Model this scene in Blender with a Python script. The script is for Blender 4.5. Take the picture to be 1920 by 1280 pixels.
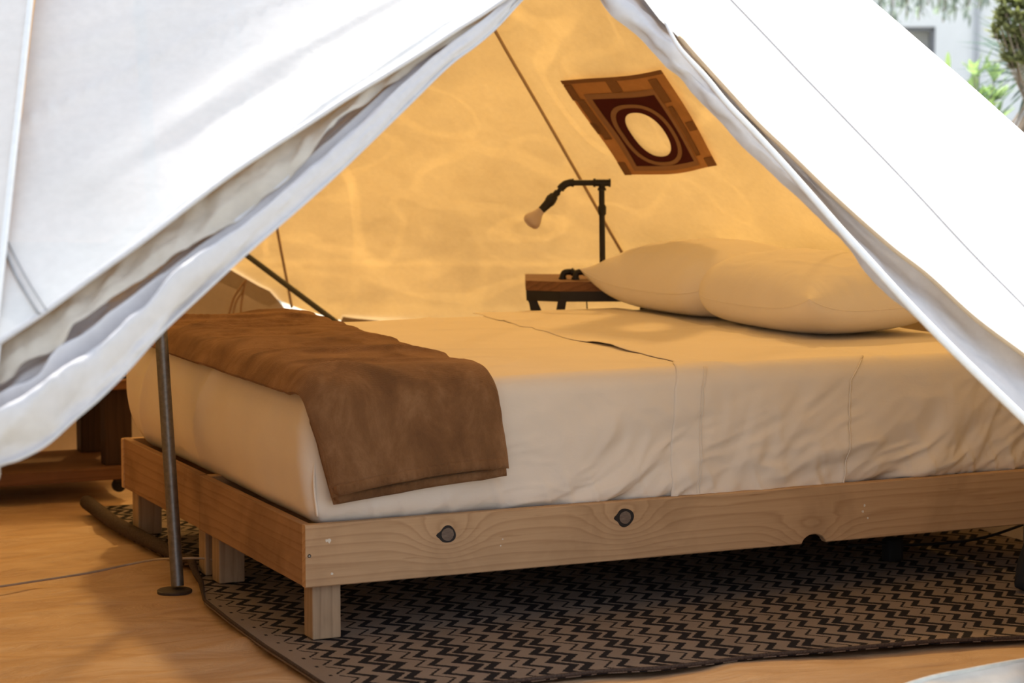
import bpy, bmesh, math, random
import numpy as np
from mathutils import Vector, Matrix

for o in list(bpy.data.objects):
    bpy.data.objects.remove(o, do_unlink=True)
scene = bpy.context.scene
COL = scene.collection
rnd = random.Random(7)
PI = math.pi

# ------------------------------------------------------------------ camera
# World frame: X runs along the bed from foot to head, Y across it away from the
# viewer, Z up; the bed's near foot corner stands at the origin.
FPX = 4535.0
PITCH = math.atan(460 / FPX)
YAW = math.atan(2070 / (FPX / math.cos(PITCH)))
CAM = np.array([-1.773, -5.014, 1.22])
FWD = np.array([math.sin(YAW) * math.cos(PITCH), math.cos(YAW) * math.cos(PITCH), -math.sin(PITCH)])
RIGHT = np.array([math.cos(YAW), -math.sin(YAW), 0.0])
UP = np.cross(RIGHT, FWD)
cam_data = bpy.data.cameras.new('camera')
cam = bpy.data.objects.new('camera', cam_data)
COL.objects.link(cam)
cam.matrix_world = Matrix(((RIGHT[0], UP[0], -FWD[0], CAM[0]), (RIGHT[1], UP[1], -FWD[1], CAM[1]),
                           (RIGHT[2], UP[2], -FWD[2], CAM[2]), (0, 0, 0, 1)))
cam_data.sensor_width = 36.0
cam_data.lens = FPX / 1920 * 36.0
cam_data.clip_start, cam_data.clip_end = 0.1, 200
cam_data.dof.use_dof = True
cam_data.dof.focus_distance = 5.75
cam_data.dof.aperture_fstop = 4.5
scene.camera = cam

# ------------------------------------------------------------------ sky and sun
SUN_AZ, SUN_EL = math.radians(62), math.radians(42)
world = bpy.data.worlds.new('sky')
scene.world = world
world.use_nodes = True
bg = world.node_tree.nodes['Background']
bg.inputs['Color'].default_value = (0.77, 0.86, 1.0, 1)
bg.inputs['Strength'].default_value = 1.30
sun_data = bpy.data.lights.new('sun', 'SUN')
sun_data.energy = 24.0
sun_data.angle = math.radians(4.0)
sun_data.color = (1.0, 0.95, 0.87)
sun = bpy.data.objects.new('sun', sun_data)
COL.objects.link(sun)
sdir = Vector((math.cos(SUN_EL) * math.cos(SUN_AZ), math.cos(SUN_EL) * math.sin(SUN_AZ), math.sin(SUN_EL)))
sun.rotation_euler = sdir.to_track_quat('Z', 'Y').to_euler()
sun.location = sdir * 20

scene.view_settings.view_transform = 'Standard'
scene.view_settings.look = 'None'
scene.view_settings.gamma = 1.0
scene.view_settings.exposure = 0.10
scene.view_settings.use_curve_mapping = False
scene.cycles.max_bounces = 8
scene.cycles.diffuse_bounces = 4
scene.cycles.transmission_bounces = 5
scene.cycles.use_adaptive_sampling = True
scene.cycles.adaptive_threshold = 0.04
scene.cycles.transparent_max_bounces = 4
scene.cycles.sample_clamp_indirect = 6.0

# ------------------------------------------------------------------ pixel helpers (world points of features seen in the photo)
def ray(x, y):
    return FWD + RIGHT * (x - 960) / FPX - UP * (y - 640) / FPX
def onz(x, y, z=0.0):
    d = ray(x, y); return CAM + d * ((z - CAM[2]) / d[2])
def ony(x, y, Y):
    d = ray(x, y); return CAM + d * ((Y - CAM[1]) / d[1])
def onx(x, y, X):
    d = ray(x, y); return CAM + d * ((X - CAM[0]) / d[0])
def depth(x, y, t):
    return CAM + ray(x, y) * t

# ------------------------------------------------------------------ noise
def _hash(ix, iy, iz):
    n = (ix * 374761393 + iy * 668265263 + iz * 2147483647 * 7 + 144665) & 0xFFFFFFFF
    n = ((n ^ (n >> 13)) * 1274126177) & 0xFFFFFFFF
    n = (n ^ (n >> 16)) & 0xFFFFFFFF
    return n / 4294967295.0
def vnoise(x, y, z=0.0):
    x, y, z = np.broadcast_arrays(np.asarray(x, float), np.asarray(y, float), np.asarray(z, float))
    ix, iy, iz = np.floor(x).astype(np.int64), np.floor(y).astype(np.int64), np.floor(z).astype(np.int64)
    fx, fy, fz = x - ix, y - iy, z - iz
    fx, fy, fz = [f * f * f * (f * (f * 6 - 15) + 10) for f in (fx, fy, fz)]
    r = 0
    for a in (0, 1):
        for b in (0, 1):
            for c in (0, 1):
                w = (fx if a else 1 - fx) * (fy if b else 1 - fy) * (fz if c else 1 - fz)
                r = r + w * _hash(ix + a, iy + b, iz + c)
    return r * 2 - 1
def fbm(x, y, z=0.0, oct=4):
    r, a, f = 0, 1, 1
    for i in range(oct):
        r = r + a * vnoise(np.asarray(x) * f + 13.7 * i, np.asarray(y) * f - 5.1 * i, np.asarray(z) * f + 3.3 * i)
        a *= 0.5; f *= 2.03
    return r
def ridge(x, y, z=0.0):
    return (1 - np.abs(vnoise(x, y, z)) * 2.2).clip(0, 1) ** 2
def sstep(a, b, x):
    t = ((np.asarray(x, float) - a) / (b - a)).clip(0, 1)
    return t * t * (3 - 2 * t)

# ------------------------------------------------------------------ materials
MATS = {}
class NT:
    def __init__(s, name):
        s.m = bpy.data.materials.new(name); s.m.use_nodes = True
        s.t = s.m.node_tree; s.t.nodes.clear()
        s.out = s.n('ShaderNodeOutputMaterial')
        MATS[name] = s.m
    def n(s, typ, **kw):
        nd = s.t.nodes.new(typ)
        for k, v in kw.items():
            setattr(nd, k, v)
        return nd
    def l(s, a, b):
        s.t.links.new(a, b)
    def val(s, sock, v):
        if isinstance(v, bpy.types.NodeSocket): s.l(v, sock)
        elif isinstance(v, (tuple, list)) and len(v) == 3 and sock.type == 'RGBA': sock.default_value = (*v, 1)
        else: sock.default_value = v
    def math(s, op, a, b=None, c=None, clamp=False):
        nd = s.n('ShaderNodeMath', operation=op); nd.use_clamp = clamp
        for i, v in enumerate((a, b, c)):
            if v is not None: s.val(nd.inputs[i], v)
        return nd.outputs[0]
    def mix(s, f, a, b, mode='MIX'):
        nd = s.n('ShaderNodeMix', data_type='RGBA', blend_type=mode)
        s.val(nd.inputs[0], f); s.val(nd.inputs[6], a); s.val(nd.inputs[7], b)
        return nd.outputs[2]
    def obj(s):
        return s.n('ShaderNodeTexCoord').outputs['Object']
    def mapping(s, v, scale=(1, 1, 1), loc=(0, 0, 0), rot=(0, 0, 0)):
        nd = s.n('ShaderNodeMapping'); s.l(v, nd.inputs[0])
        nd.inputs['Scale'].default_value = scale; nd.inputs['Location'].default_value = loc; nd.inputs['Rotation'].default_value = rot
        return nd.outputs[0]
    def noise(s, v, scale, detail=4, rough=0.55, dist=0.0):
        nd = s.n('ShaderNodeTexNoise'); s.l(v, nd.inputs['Vector'])
        nd.inputs['Scale'].default_value = scale; nd.inputs['Detail'].default_value = detail
        nd.inputs['Roughness'].default_value = rough; nd.inputs['Distortion'].default_value = dist
        return nd.outputs[0]
    def ramp(s, f, stops):
        nd = s.n('ShaderNodeValToRGB'); s.l(f, nd.inputs[0])
        e = nd.color_ramp.elements
        while len(e) < len(stops): e.new(0.5)
        for el, (p, c) in zip(e, stops):
            el.position = p; el.color = (*c, 1) if len(c) == 3 else c
        return nd.outputs[0]
    def bump(s, h, strength=0.3, dist=0.01):
        nd = s.n('ShaderNodeBump'); s.l(h, nd.inputs['Height'])
        nd.inputs['Strength'].default_value = strength; nd.inputs['Distance'].default_value = dist
        return nd.outputs[0]
    def principled(s, col, rough=0.6, metal=0.0, bump=None, spec=0.5, **kw):
        p = s.n('ShaderNodeBsdfPrincipled')
        s.val(p.inputs['Base Color'], col); s.val(p.inputs['Roughness'], rough); s.val(p.inputs['Metallic'], metal)
        p.inputs['Specular IOR Level'].default_value = spec
        if bump is not None: s.l(bump, p.inputs['Normal'])
        for k, v in kw.items(): s.val(p.inputs[k], v)
        s.l(p.outputs[0], s.out.inputs[0])
        return p

def cloth_translucent(name, diff, trans, stain=0.25, scale=2.5, bump=0.15, pin=None, sun_bands=False):
    """Thin woven cloth: reflects one colour, lets another through."""
    t = NT(name); co = t.obj()
    big = t.noise(co, scale, 3, 0.6, 0.6)
    fine = t.noise(co, 60, 2, 0.6)
    f = t.ramp(big, [(0.33, (1 - stain,) * 3), (0.62, (1, 1, 1))])
    g = t.ramp(fine, [(0.3, (0.94,) * 3), (0.7, (1, 1, 1))])
    k = t.mix(1.0, f, g, 'MULTIPLY')
    if sun_bands:                                             # reflected sun bands painted as paler lines in the transmission colour, plus mottling
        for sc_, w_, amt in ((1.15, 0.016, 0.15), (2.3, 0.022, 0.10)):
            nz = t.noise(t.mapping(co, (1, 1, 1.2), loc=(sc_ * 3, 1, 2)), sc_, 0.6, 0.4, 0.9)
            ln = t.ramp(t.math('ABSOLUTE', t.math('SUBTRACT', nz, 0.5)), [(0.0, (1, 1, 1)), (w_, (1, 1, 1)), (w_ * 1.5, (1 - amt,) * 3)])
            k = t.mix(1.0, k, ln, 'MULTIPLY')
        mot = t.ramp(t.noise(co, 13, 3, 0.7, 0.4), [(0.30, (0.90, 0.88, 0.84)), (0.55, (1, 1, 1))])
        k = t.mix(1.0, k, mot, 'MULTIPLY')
    d = t.n('ShaderNodeBsdfDiffuse'); tr = t.n('ShaderNodeBsdfTranslucent')
    light = t.ramp(big, [(0.33, (1 - stain * 0.25, 1 - stain * 0.28, 1 - stain * 0.33)), (0.62, (1, 1, 1))])
    t.l(t.mix(1.0, t.mix(1.0, diff, light, 'MULTIPLY'), g, 'MULTIPLY'), d.inputs[0])
    t.l(t.mix(1.0, trans, k, 'MULTIPLY'), tr.inputs[0])
    b = t.bump(t.noise(co, 9, 3, 0.6, 0.8), bump, 0.02)
    t.l(b, d.inputs['Normal']); t.l(b, tr.inputs['Normal'])
    a = t.n('ShaderNodeAddShader'); t.l(d.outputs[0], a.inputs[0]); t.l(tr.outputs[0], a.inputs[1])
    if pin is not None:                                  # pinholes of the weave let a little sun straight through
        tp = t.n('ShaderNodeBsdfTransparent'); tp.inputs[0].default_value = (*pin, 1)
        a2 = t.n('ShaderNodeAddShader'); t.l(a.outputs[0], a2.inputs[0]); t.l(tp.outputs[0], a2.inputs[1]); a = a2
    t.l(a.outputs[0], t.out.inputs[0])
    return t.m

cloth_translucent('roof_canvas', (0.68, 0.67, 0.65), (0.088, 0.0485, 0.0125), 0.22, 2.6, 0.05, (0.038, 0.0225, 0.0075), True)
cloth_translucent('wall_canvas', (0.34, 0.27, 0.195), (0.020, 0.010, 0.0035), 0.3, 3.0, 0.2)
cloth_translucent('door_canvas', (0.57, 0.555, 0.565), (0.04, 0.03, 0.02), 0.2, 3.0, 0.15)
cloth_translucent('lining_canvas', (0.53, 0.475, 0.40), (0.05, 0.03, 0.015), 0.35, 5.0, 0.25)
cloth_translucent('seam_tape', (0.48, 0.36, 0.24), (0.03, 0.014, 0.004), 0.2, 8.0, 0.1)
cloth_translucent('white_webbing', (0.80, 0.80, 0.80), (0.06, 0.06, 0.06), 0.1, 8.0, 0.1)
cloth_translucent('rust_cotton', (0.44, 0.25, 0.115), (0.065, 0.026, 0.007), 0.35, 14.0, 0.1)
cloth_translucent('umber_cotton', (0.26, 0.14, 0.07), (0.03, 0.011, 0.003), 0.3, 14.0, 0.1)
cloth_translucent('taupe_cotton', (0.32, 0.19, 0.11), (0.028, 0.011, 0.003), 0.2, 14.0, 0.1)
cloth_translucent('maroon_cotton', (0.075, 0.022, 0.022), (0.006, 0.001, 0.001), 0.2, 14.0, 0.1)

def sheet_mat(name, col):
    t = NT(name); co = t.obj()
    w = t.noise(co, 700, 2, 0.5)
    c = t.noise(t.mapping(co, (1.2, 3.0, 3.0), rot=(0, 0.7, 0.2)), 9, 5, 0.6, 0.6)
    h = t.math('ADD', t.math('MULTIPLY', w, 0.05), t.math('MULTIPLY', c, 0.6))
    var = t.ramp(t.noise(co, 6, 3), [(0.3, tuple(x * 0.96 for x in col)), (0.7, col)])
    t.principled(var, 0.85, bump=t.bump(h, 0.22, 0.012), spec=0.2)
sheet_mat('white_sheet', (0.88, 0.80, 0.70))
sheet_mat('pillow_cotton', (0.87, 0.81, 0.73))

def fleece():
    t = NT('brown_fleece'); co = t.obj()
    pile = t.noise(t.mapping(co, (1, 1, 1)), 260, 3, 0.7)
    rub = t.noise(t.mapping(co, (2.6, 2.6, 1.6)), 3.4, 7, 0.66, 0.35)
    rib = t.n('ShaderNodeTexWave', wave_type='BANDS', bands_direction='Y')
    t.l(co, rib.inputs['Vector']); rib.inputs['Scale'].default_value = 70; rib.inputs['Distortion'].default_value = 3.0
    rib.inputs['Detail'].default_value = 2
    c = t.ramp(rub, [(0.32, (0.125, 0.060, 0.027)), (0.5, (0.225, 0.113, 0.050)), (0.68, (0.35, 0.195, 0.098))])
    c = t.mix(t.math('MULTIPLY', pile, 0.45), c, (0.16, 0.08, 0.036))
    h = t.math('ADD', t.math('MULTIPLY', pile, 0.7), t.math('MULTIPLY', rib.outputs['Fac'] if 'Fac' in rib.outputs else rib.outputs[1], 0.15))
    t.principled(c, 0.95, bump=t.bump(h, 0.6, 0.006), spec=0.1, **{'Sheen Weight': 0.35, 'Sheen Roughness': 0.5, 'Sheen Tint': (0.75, 0.5, 0.3, 1)})
fleece()

def wood(name, light, dark, axis=0, knots=(), scale=1.0, spot=0.0):
    """Pine: grain runs along the given local axis; knots = (along, across, radius) bend the rings."""
    t = NT(name); co = t.obj()
    sx = t.n('ShaderNodeSeparateXYZ'); t.l(co, sx.inputs[0])
    oth = [i for i in (0, 1, 2) if i != axis]
    along, a1, a2 = sx.outputs[axis], sx.outputs[oth[0]], sx.outputs[oth[1]]
    sc = [14.0 * scale] * 3; sc[axis] = 1.1 * scale
    warp = t.noise(t.mapping(co, tuple(sc)), 1.0, 3, 0.5, 0.4)
    v = t.math('ADD', t.math('MULTIPLY', a2, 1.0), t.math('MULTIPLY', a1, 0.9))
    v = t.math('ADD', v, t.math('MULTIPLY', warp, 0.07))
    for (kx, kz, kr) in knots:
        dx = t.math('SUBTRACT', along, kx); dz = t.math('SUBTRACT', a2, kz)
        d2 = t.math('ADD', t.math('MULTIPLY', t.math('MULTIPLY', dx, dx), 0.45), t.math('MULTIPLY', dz, dz))
        g = t.math('EXPONENT', t.math('MULTIPLY', d2, -1.0 / (kr * kr)))
        v = t.math('ADD', v, t.math('MULTIPLY', g, 0.085))
    ring = t.math('FRACT', t.math('MULTIPLY', v, 42.0 * scale))
    ringc = t.ramp(ring, [(0.0, (0, 0, 0)), (0.62, (0.35,) * 3), (0.86, (1, 1, 1)), (1.0, (0.05,) * 3)])
    sc2 = [220.0] * 3; sc2[axis] = 7.0
    fib = t.noise(t.mapping(co, tuple(sc2)), 1.0, 2, 0.6)
    sc3 = [120.0] * 3; sc3[axis] = 9.0
    tick = t.ramp(t.noise(t.mapping(co, tuple(sc3)), 1.0, 2, 0.5), [(0.66, (0, 0, 0)), (0.74, (1, 1, 1))])
    f = t.math('ADD', t.math('MULTIPLY', ringc, 0.42), t.math('MULTIPLY', fib, 0.42))
    f = t.math('ADD', f, t.math('MULTIPLY', tick, 0.35), clamp=True)
    col = t.mix(f, light, dark)
    blot = t.noise(co, 5.0 * scale, 4, 0.6, 0.5)
    col = t.mix(t.math('MULTIPLY', t.ramp(blot, [(0.45, (0, 0, 0)), (0.75, (1, 1, 1))]), 0.35 + spot), col, tuple(x * 0.6 for x in dark))
    t.principled(col, 0.72, bump=t.bump(f, 0.12, 0.002), spec=0.25)
KN = ((0.341, 0.226, 0.05), (0.797, 0.232, 0.055), (1.31, 0.145, 0.06))
PINE_L, PINE_D = (0.64, 0.43, 0.25), (0.38, 0.225, 0.11)
wood('pine_rail', PINE_L, PINE_D, 0, KN)
wood('pine_foot', (0.44, 0.27, 0.15), (0.24, 0.12, 0.055), 1, (), 0.9, 0.25)
wood('pine_leg', (0.50, 0.36, 0.23), (0.26, 0.17, 0.10), 2, (), 1.0, 0.2)
wood('dark_board', (0.30, 0.15, 0.075), (0.12, 0.055, 0.028), 0, (), 1.0)
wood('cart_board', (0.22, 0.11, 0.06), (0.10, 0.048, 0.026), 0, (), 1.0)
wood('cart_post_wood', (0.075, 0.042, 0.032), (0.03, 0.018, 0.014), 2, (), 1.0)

def plain(name, col, rough=0.5, metal=0.0, bs=None, bstr=0.1, spec=0.5, var=0.1):
    t = NT(name); co = t.obj()
    n = t.noise(co, bs or 40, 4)
    c = t.ramp(n, [(0.3, tuple(x * (1 - var) for x in col)), (0.7, tuple(min(1, x * (1 + var)) for x in col))])
    t.principled(c, rough, metal, bump=t.bump(n, bstr, 0.003), spec=spec)
plain('pole_steel', (0.20, 0.19, 0.175), 0.42, 0.75, 90, 0.08, var=0.2)
plain('plate_steel', (0.07, 0.06, 0.055), 0.55, 0.4, 60, 0.2)
plain('brace_steel', (0.06, 0.058, 0.045), 0.6, 0.2, 60, 0.1)
plain('black_iron', (0.018, 0.016, 0.015), 0.5, 0.3, 80, 0.25)
plain('black_paint', (0.017, 0.015, 0.015), 0.6, 0.0, 80, 0.15)
plain('black_rubber', (0.010, 0.010, 0.011), 0.75, 0.0, 60, 0.15)
plain('black_cloth', (0.012, 0.012, 0.014), 0.9, 0.0, 30, 0.4)
plain('screw_steel', (0.35, 0.34, 0.32), 0.35, 0.9)
plain('screw_hole', (0.02, 0.016, 0.014), 0.9)
plain('paint_fleck', (0.75, 0.70, 0.60), 0.8)
plain('bulb_frost', (0.62, 0.50, 0.42), 0.35, 0.0, 20, 0.0, var=0.03)
plain('cord_grey', (0.40, 0.33, 0.27), 0.6)
plain('tie_cord', (0.34, 0.20, 0.10), 0.8)
plain('zip_nylon', (0.80, 0.82, 0.78), 0.5)
plain('sill_canvas', (0.74, 0.72, 0.66), 0.85, 0, 9, 0.4, var=0.15)
plain('render_wall', (0.78, 0.82, 0.86), 0.9, 0, 3, 0.15, spec=0.1, var=0.04)
plain('door_grey', (0.50, 0.53, 0.56), 0.7, 0, 6, 0.1, var=0.06)
plain('frame_grey', (0.16, 0.17, 0.19), 0.6)
plain('pipe_grey', (0.42, 0.45, 0.50), 0.6)
plain('thread_grey', (0.30, 0.30, 0.31), 0.8)
plain('soil_ground', (0.24, 0.22, 0.16), 0.95, 0, 6, 0.4, var=0.25)
plain('bark', (0.16, 0.13, 0.10), 0.9, 0, 30, 0.6)
def leaf(name, col, tr):
    t = NT(name)
    info = t.n('ShaderNodeNewGeometry')
    v = t.math('MULTIPLY_ADD', info.outputs['Random Per Island'], 0.7, 0.65)
    d = t.n('ShaderNodeBsdfDiffuse'); r = t.n('ShaderNodeBsdfTranslucent')
    t.l(t.mix(1.0, col, v, 'MULTIPLY'), d.inputs[0]); t.l(t.mix(1.0, tr, v, 'MULTIPLY'), r.inputs[0])
    a = t.n('ShaderNodeAddShader'); t.l(d.outputs[0], a.inputs[0]); t.l(r.outputs[0], a.inputs[1]); t.l(a.outputs[0], t.out.inputs[0])
leaf('leaf_lime', (0.20, 0.27, 0.12), (0.055, 0.085, 0.03))
leaf('leaf_olive', (0.15, 0.165, 0.075), (0.03, 0.035, 0.01))
leaf('leaf_yucca', (0.075, 0.12, 0.095), (0.015, 0.025, 0.015))
leaf('leaf_dry', (0.34, 0.28, 0.23), (0.03, 0.025, 0.02))
leaf('leaf_grey', (0.20, 0.24, 0.22), (0.05, 0.07, 0.05))

def floor_mat():
    t = NT('tan_groundsheet'); co = t.obj()
    a = t.noise(t.mapping(co, (1.2, 3.5, 1), rot=(0, 0, -0.4)), 3.0, 6, 0.6, 1.2)
    b = t.noise(co, 300, 2)
    c = t.ramp(a, [(0.3, (0.44, 0.27, 0.155)), (0.55, (0.56, 0.375, 0.225)), (0.8, (0.62, 0.43, 0.27))])
    h = t.math('ADD', a, t.math('MULTIPLY', b, 0.03))
    t.principled(c, 0.55, bump=t.bump(h, 0.55, 0.03), spec=0.35)
floor_mat()

def rug_mat():
    t = NT('zigzag_weave'); co = t.obj()
    sx = t.n('ShaderNodeSeparateXYZ'); t.l(co, sx.inputs[0])
    # woven pattern steps: quantise to the weave cell
    q = 0.0035
    X = t.math('MULTIPLY', t.math('ROUND', t.math('DIVIDE', sx.outputs[0], q * 0.7)), q * 0.7)
    Y = t.math('MULTIPLY', t.math('ROUND', t.math('DIVIDE', sx.outputs[1], q)), q)
    tri = t.math('MULTIPLY', t.math('ABSOLUTE', t.math('SUBTRACT', t.math('FRACT', t.math('DIVIDE', Y, 0.085)), 0.5)), 2.0)
    xx = t.math('SUBTRACT', X, t.math('MULTIPLY', tri, 0.038))
    ph = t.math('MULTIPLY', t.math('FRACT', t.math('DIVIDE', t.math('ADD', xx, 0.064), 0.184)), 0.184)
    msk = None
    for (c0, w) in ((0.010, 0.0042), (0.046, 0.0100), (0.104, 0.0125), (0.142, 0.0125)):
        m = t.math('LESS_THAN', t.math('ABSOLUTE', t.math('SUBTRACT', ph, c0 + 0.012)), w)
        msk = m if msk is None else t.math('MAXIMUM', msk, m)
    inside = t.math('MULTIPLY', t.math('GREATER_THAN', sx.outputs[0], -0.035), t.math('GREATER_THAN', sx.outputs[1], -0.60))
    msk = t.math('MULTIPLY', msk, inside)
    # small dark dots in the border
    dy = t.math('ABSOLUTE', t.math('SUBTRACT', t.math('FRACT', t.math('DIVIDE', Y, 0.085)), 0.5))
    dx = t.math('ABSOLUTE', t.math('ADD', X, 0.052))
    dot = t.math('MULTIPLY', t.math('LESS_THAN', dy, 0.075), t.math('LESS_THAN', dx, 0.0035))
    msk = t.math('MAXIMUM', msk, dot)
    yarn = t.n('ShaderNodeTexWave', wave_type='BANDS', bands_direction='DIAGONAL'); t.l(co, yarn.inputs['Vector'])
    yarn.inputs['Scale'].default_value = 130; yarn.inputs['Distortion'].default_value = 2.0; yarn.inputs['Detail'].default_value = 1
    fl = t.noise(co, 240, 3, 0.7)
    base = t.mix(t.math('MULTIPLY', t.math('ADD', yarn.outputs[1], fl), 0.5), (0.22, 0.17, 0.135), (0.41, 0.335, 0.28))
    big = t.ramp(t.noise(co, 7, 3), [(0.3, (0.85,) * 3), (0.7, (1, 1, 1))])
    base = t.mix(1.0, base, big, 'MULTIPLY')
    col = t.mix(msk, base, (0.022, 0.021, 0.024))
    t.principled(col, 0.95, bump=t.bump(t.math('ADD', fl, t.math('MULTIPLY', yarn.outputs[1], 0.6)), 0.6, 0.004), spec=0.1)
rug_mat()
plain('rug_binding', (0.075, 0.055, 0.045), 0.95, 0, 220, 0.6, spec=0.1, var=0.35)

def knot_mat():
    t = NT('knot_wood'); co = t.obj()
    ln = t.n('ShaderNodeVectorMath', operation='LENGTH'); t.l(t.mapping(co, (1, 0, 1)), ln.inputs[0])
    d = t.math('ADD', ln.outputs['Value'], t.math('MULTIPLY', t.math('SUBTRACT', t.noise(co, 60, 3), 0.5), 0.004))
    f = t.noise(t.mapping(co, (60, 60, 320)), 1.0, 3, 0.6)
    core = t.mix(f, (0.03, 0.021, 0.017), (0.30, 0.22, 0.165))
    m = t.math('GREATER_THAN', d, 0.0150)
    t.principled(t.mix(m, core, (0.014, 0.011, 0.010)), 0.7, bump=t.bump(f, 0.4, 0.003))
knot_mat()

# ------------------------------------------------------------------ mesh helpers
def mesh_obj(name, verts, faces, mat, parent=None, smooth=False, loc=None):
    me = bpy.data.meshes.new(name)
    v = np.asarray(verts, float).reshape(-1, 3)
    if loc is not None: v = v - np.asarray(loc)
    me.from_pydata(v.tolist(), [], [list(map(int, f)) for f in faces])
    me.materials.append(MATS[mat]); me.update()
    if smooth: me.polygons.foreach_set('use_smooth', [True] * len(me.polygons))
    o = bpy.data.objects.new(name, me); COL.objects.link(o)
    if loc is not None: o.location = loc
    if parent is not None: o.parent = parent; 
    if parent is not None and loc is not None: o.location = Vector(loc) - parent.location if parent.type == 'EMPTY' else Vector(loc)
    elif parent is not None: o.location = -parent.location if parent.type == 'EMPTY' else Vector((0, 0, 0))
    return o
def grid_faces(h, w, wrap_w=False, wrap_h=False):
    f = []
    for i in range(h if wrap_h else h - 1):
        for j in range(w if wrap_w else w - 1):
            i2, j2 = (i + 1) % h, (j + 1) % w
            f.append((i * w + j, i * w + j2, i2 * w + j2, i2 * w + j))
    return f
def grid_obj(name, P, mat, parent=None, smooth=True, wrap_w=False, wrap_h=False):
    P = np.asarray(P, float); h, w = P.shape[:2]
    return mesh_obj(name, P.reshape(-1, 3), grid_faces(h, w, wrap_w, wrap_h), mat, parent, smooth)
def frames(C):
    C = np.asarray(C, float); T = np.gradient(C, axis=0); T /= np.linalg.norm(T, axis=1)[:, None] + 1e-12
    N = np.zeros_like(T); ref = np.array([0, 0, 1.0])
    if abs(T[0] @ ref) > 0.9: ref = np.array([1.0, 0, 0])
    n = ref - T[0] * (ref @ T[0])
    for i in range(len(C)):
        n = n - T[i] * (n @ T[i]); n = n / (np.linalg.norm(n) + 1e-12); N[i] = n
    return T, N, np.cross(T, N)
def tube_data(C, r, seg=10, base=0):
    C = np.asarray(C, float); T, N, B = frames(C); r = np.broadcast_to(np.asarray(r, float), (len(C),))
    a = np.linspace(0, 2 * PI, seg, endpoint=False)
    P = C[:, None] + r[:, None, None] * (np.cos(a)[None, :, None] * N[:, None] + np.sin(a)[None, :, None] * B[:, None])
    n = len(C)
    f = [tuple(base + k for k in q) for q in grid_faces(n, seg, True)]
    f.append(tuple(base + k for k in range(seg))[::-1]); f.append(tuple(base + (n - 1) * seg + k for k in range(seg)))
    return P.reshape(-1, 3), f
class MB:
    """collects shapes that form ONE mesh object"""
    def __init__(s): s.v = []; s.f = []; s.n = 0
    def add(s, v, f):
        v = np.asarray(v, float).reshape(-1, 3); s.v.append(v); s.f += [tuple(s.n + k for k in q) for q in f]; s.n += len(v); return s
    def tube(s, C, r, seg=10):
        v, f = tube_data(C, r, seg); return s.add(v, f)
    def box(s, lo, hi, bev=0.0):
        lo = np.array(lo, float); hi = np.array(hi, float)
        if bev <= 0:
            v = [[(lo, hi)[(k >> a) & 1][a] for a in range(3)] for k in range(8)]
            return s.add(v, [(0, 2, 3, 1), (4, 5, 7, 6), (0, 1, 5, 4), (2, 6, 7, 3), (0, 4, 6, 2), (1, 3, 7, 5)])
        bm = bmesh.new(); bmesh.ops.create_cube(bm, size=1)
        for v in bm.verts: v.co = Vector([(lo[a] + hi[a]) / 2 + v.co[a] * (hi[a] - lo[a]) for a in range(3)])
        bmesh.ops.bevel(bm, geom=list(bm.edges), offset=bev, segments=2, affect='EDGES', profile=0.5)
        bm.verts.index_update()
        vs = [tuple(v.co) for v in bm.verts]; fs = [tuple(v.index for v in f.verts) for f in bm.faces]; bm.free()
        return s.add(vs, fs)
    def xform(s, M):
        M = np.array(M); s.v = [v @ M[:3, :3].T + M[:3, 3] for v in s.v]; return s
    def build(s, name, mat, parent=None, smooth=False):
        return mesh_obj(name, np.vstack(s.v), s.f, mat, parent, smooth)
def smooth_by_angle(o, ang=0.6):
    me = o.data
    bm = bmesh.new(); bm.from_mesh(me)
    for f in bm.faces: f.smooth = True
    for e in bm.edges:
        e.smooth = not (len(e.link_faces) == 2 and e.calc_face_angle(0) > ang)
    bm.to_mesh(me); bm.free(); return o
def crom(pts, n):
    """Catmull-Rom through pts, n samples, arc-length parametrised"""
    p = np.asarray(pts, float); p = np.vstack([2 * p[0] - p[1], p, 2 * p[-1] - p[-2]])
    out = []
    for i in range(1, len(p) - 2):
        t = np.linspace(0, 1, 24, endpoint=False)[:, None]
        a, b, c, d = p[i - 1], p[i], p[i + 1], p[i + 2]
        out.append(0.5 * (2 * b + (c - a) * t + (2 * a - 5 * b + 4 * c - d) * t ** 2 + (-a + 3 * b - 3 * c + d) * t ** 3))
    out = np.vstack(out + [p[-2][None]])
    s = np.r_[0, np.cumsum(np.linalg.norm(np.diff(out, axis=0), axis=1))]
    u = np.linspace(0, s[-1], n)
    return np.stack([np.interp(u, s, out[:, k]) for k in range(out.shape[1])], 1)
def empty(name, loc=(0, 0, 0), label=None, cat=None, group=None):
    o = bpy.data.objects.new(name, None); COL.objects.link(o); o.location = loc; o.empty_display_size = 0.05
    tag(o, label, cat, group); return o
def tag(o, label=None, cat=None, group=None, kind=None):
    if label: o['label'] = label
    if cat: o['category'] = cat
    if group: o['group'] = group
    if kind: o['kind'] = kind
    return o

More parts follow.
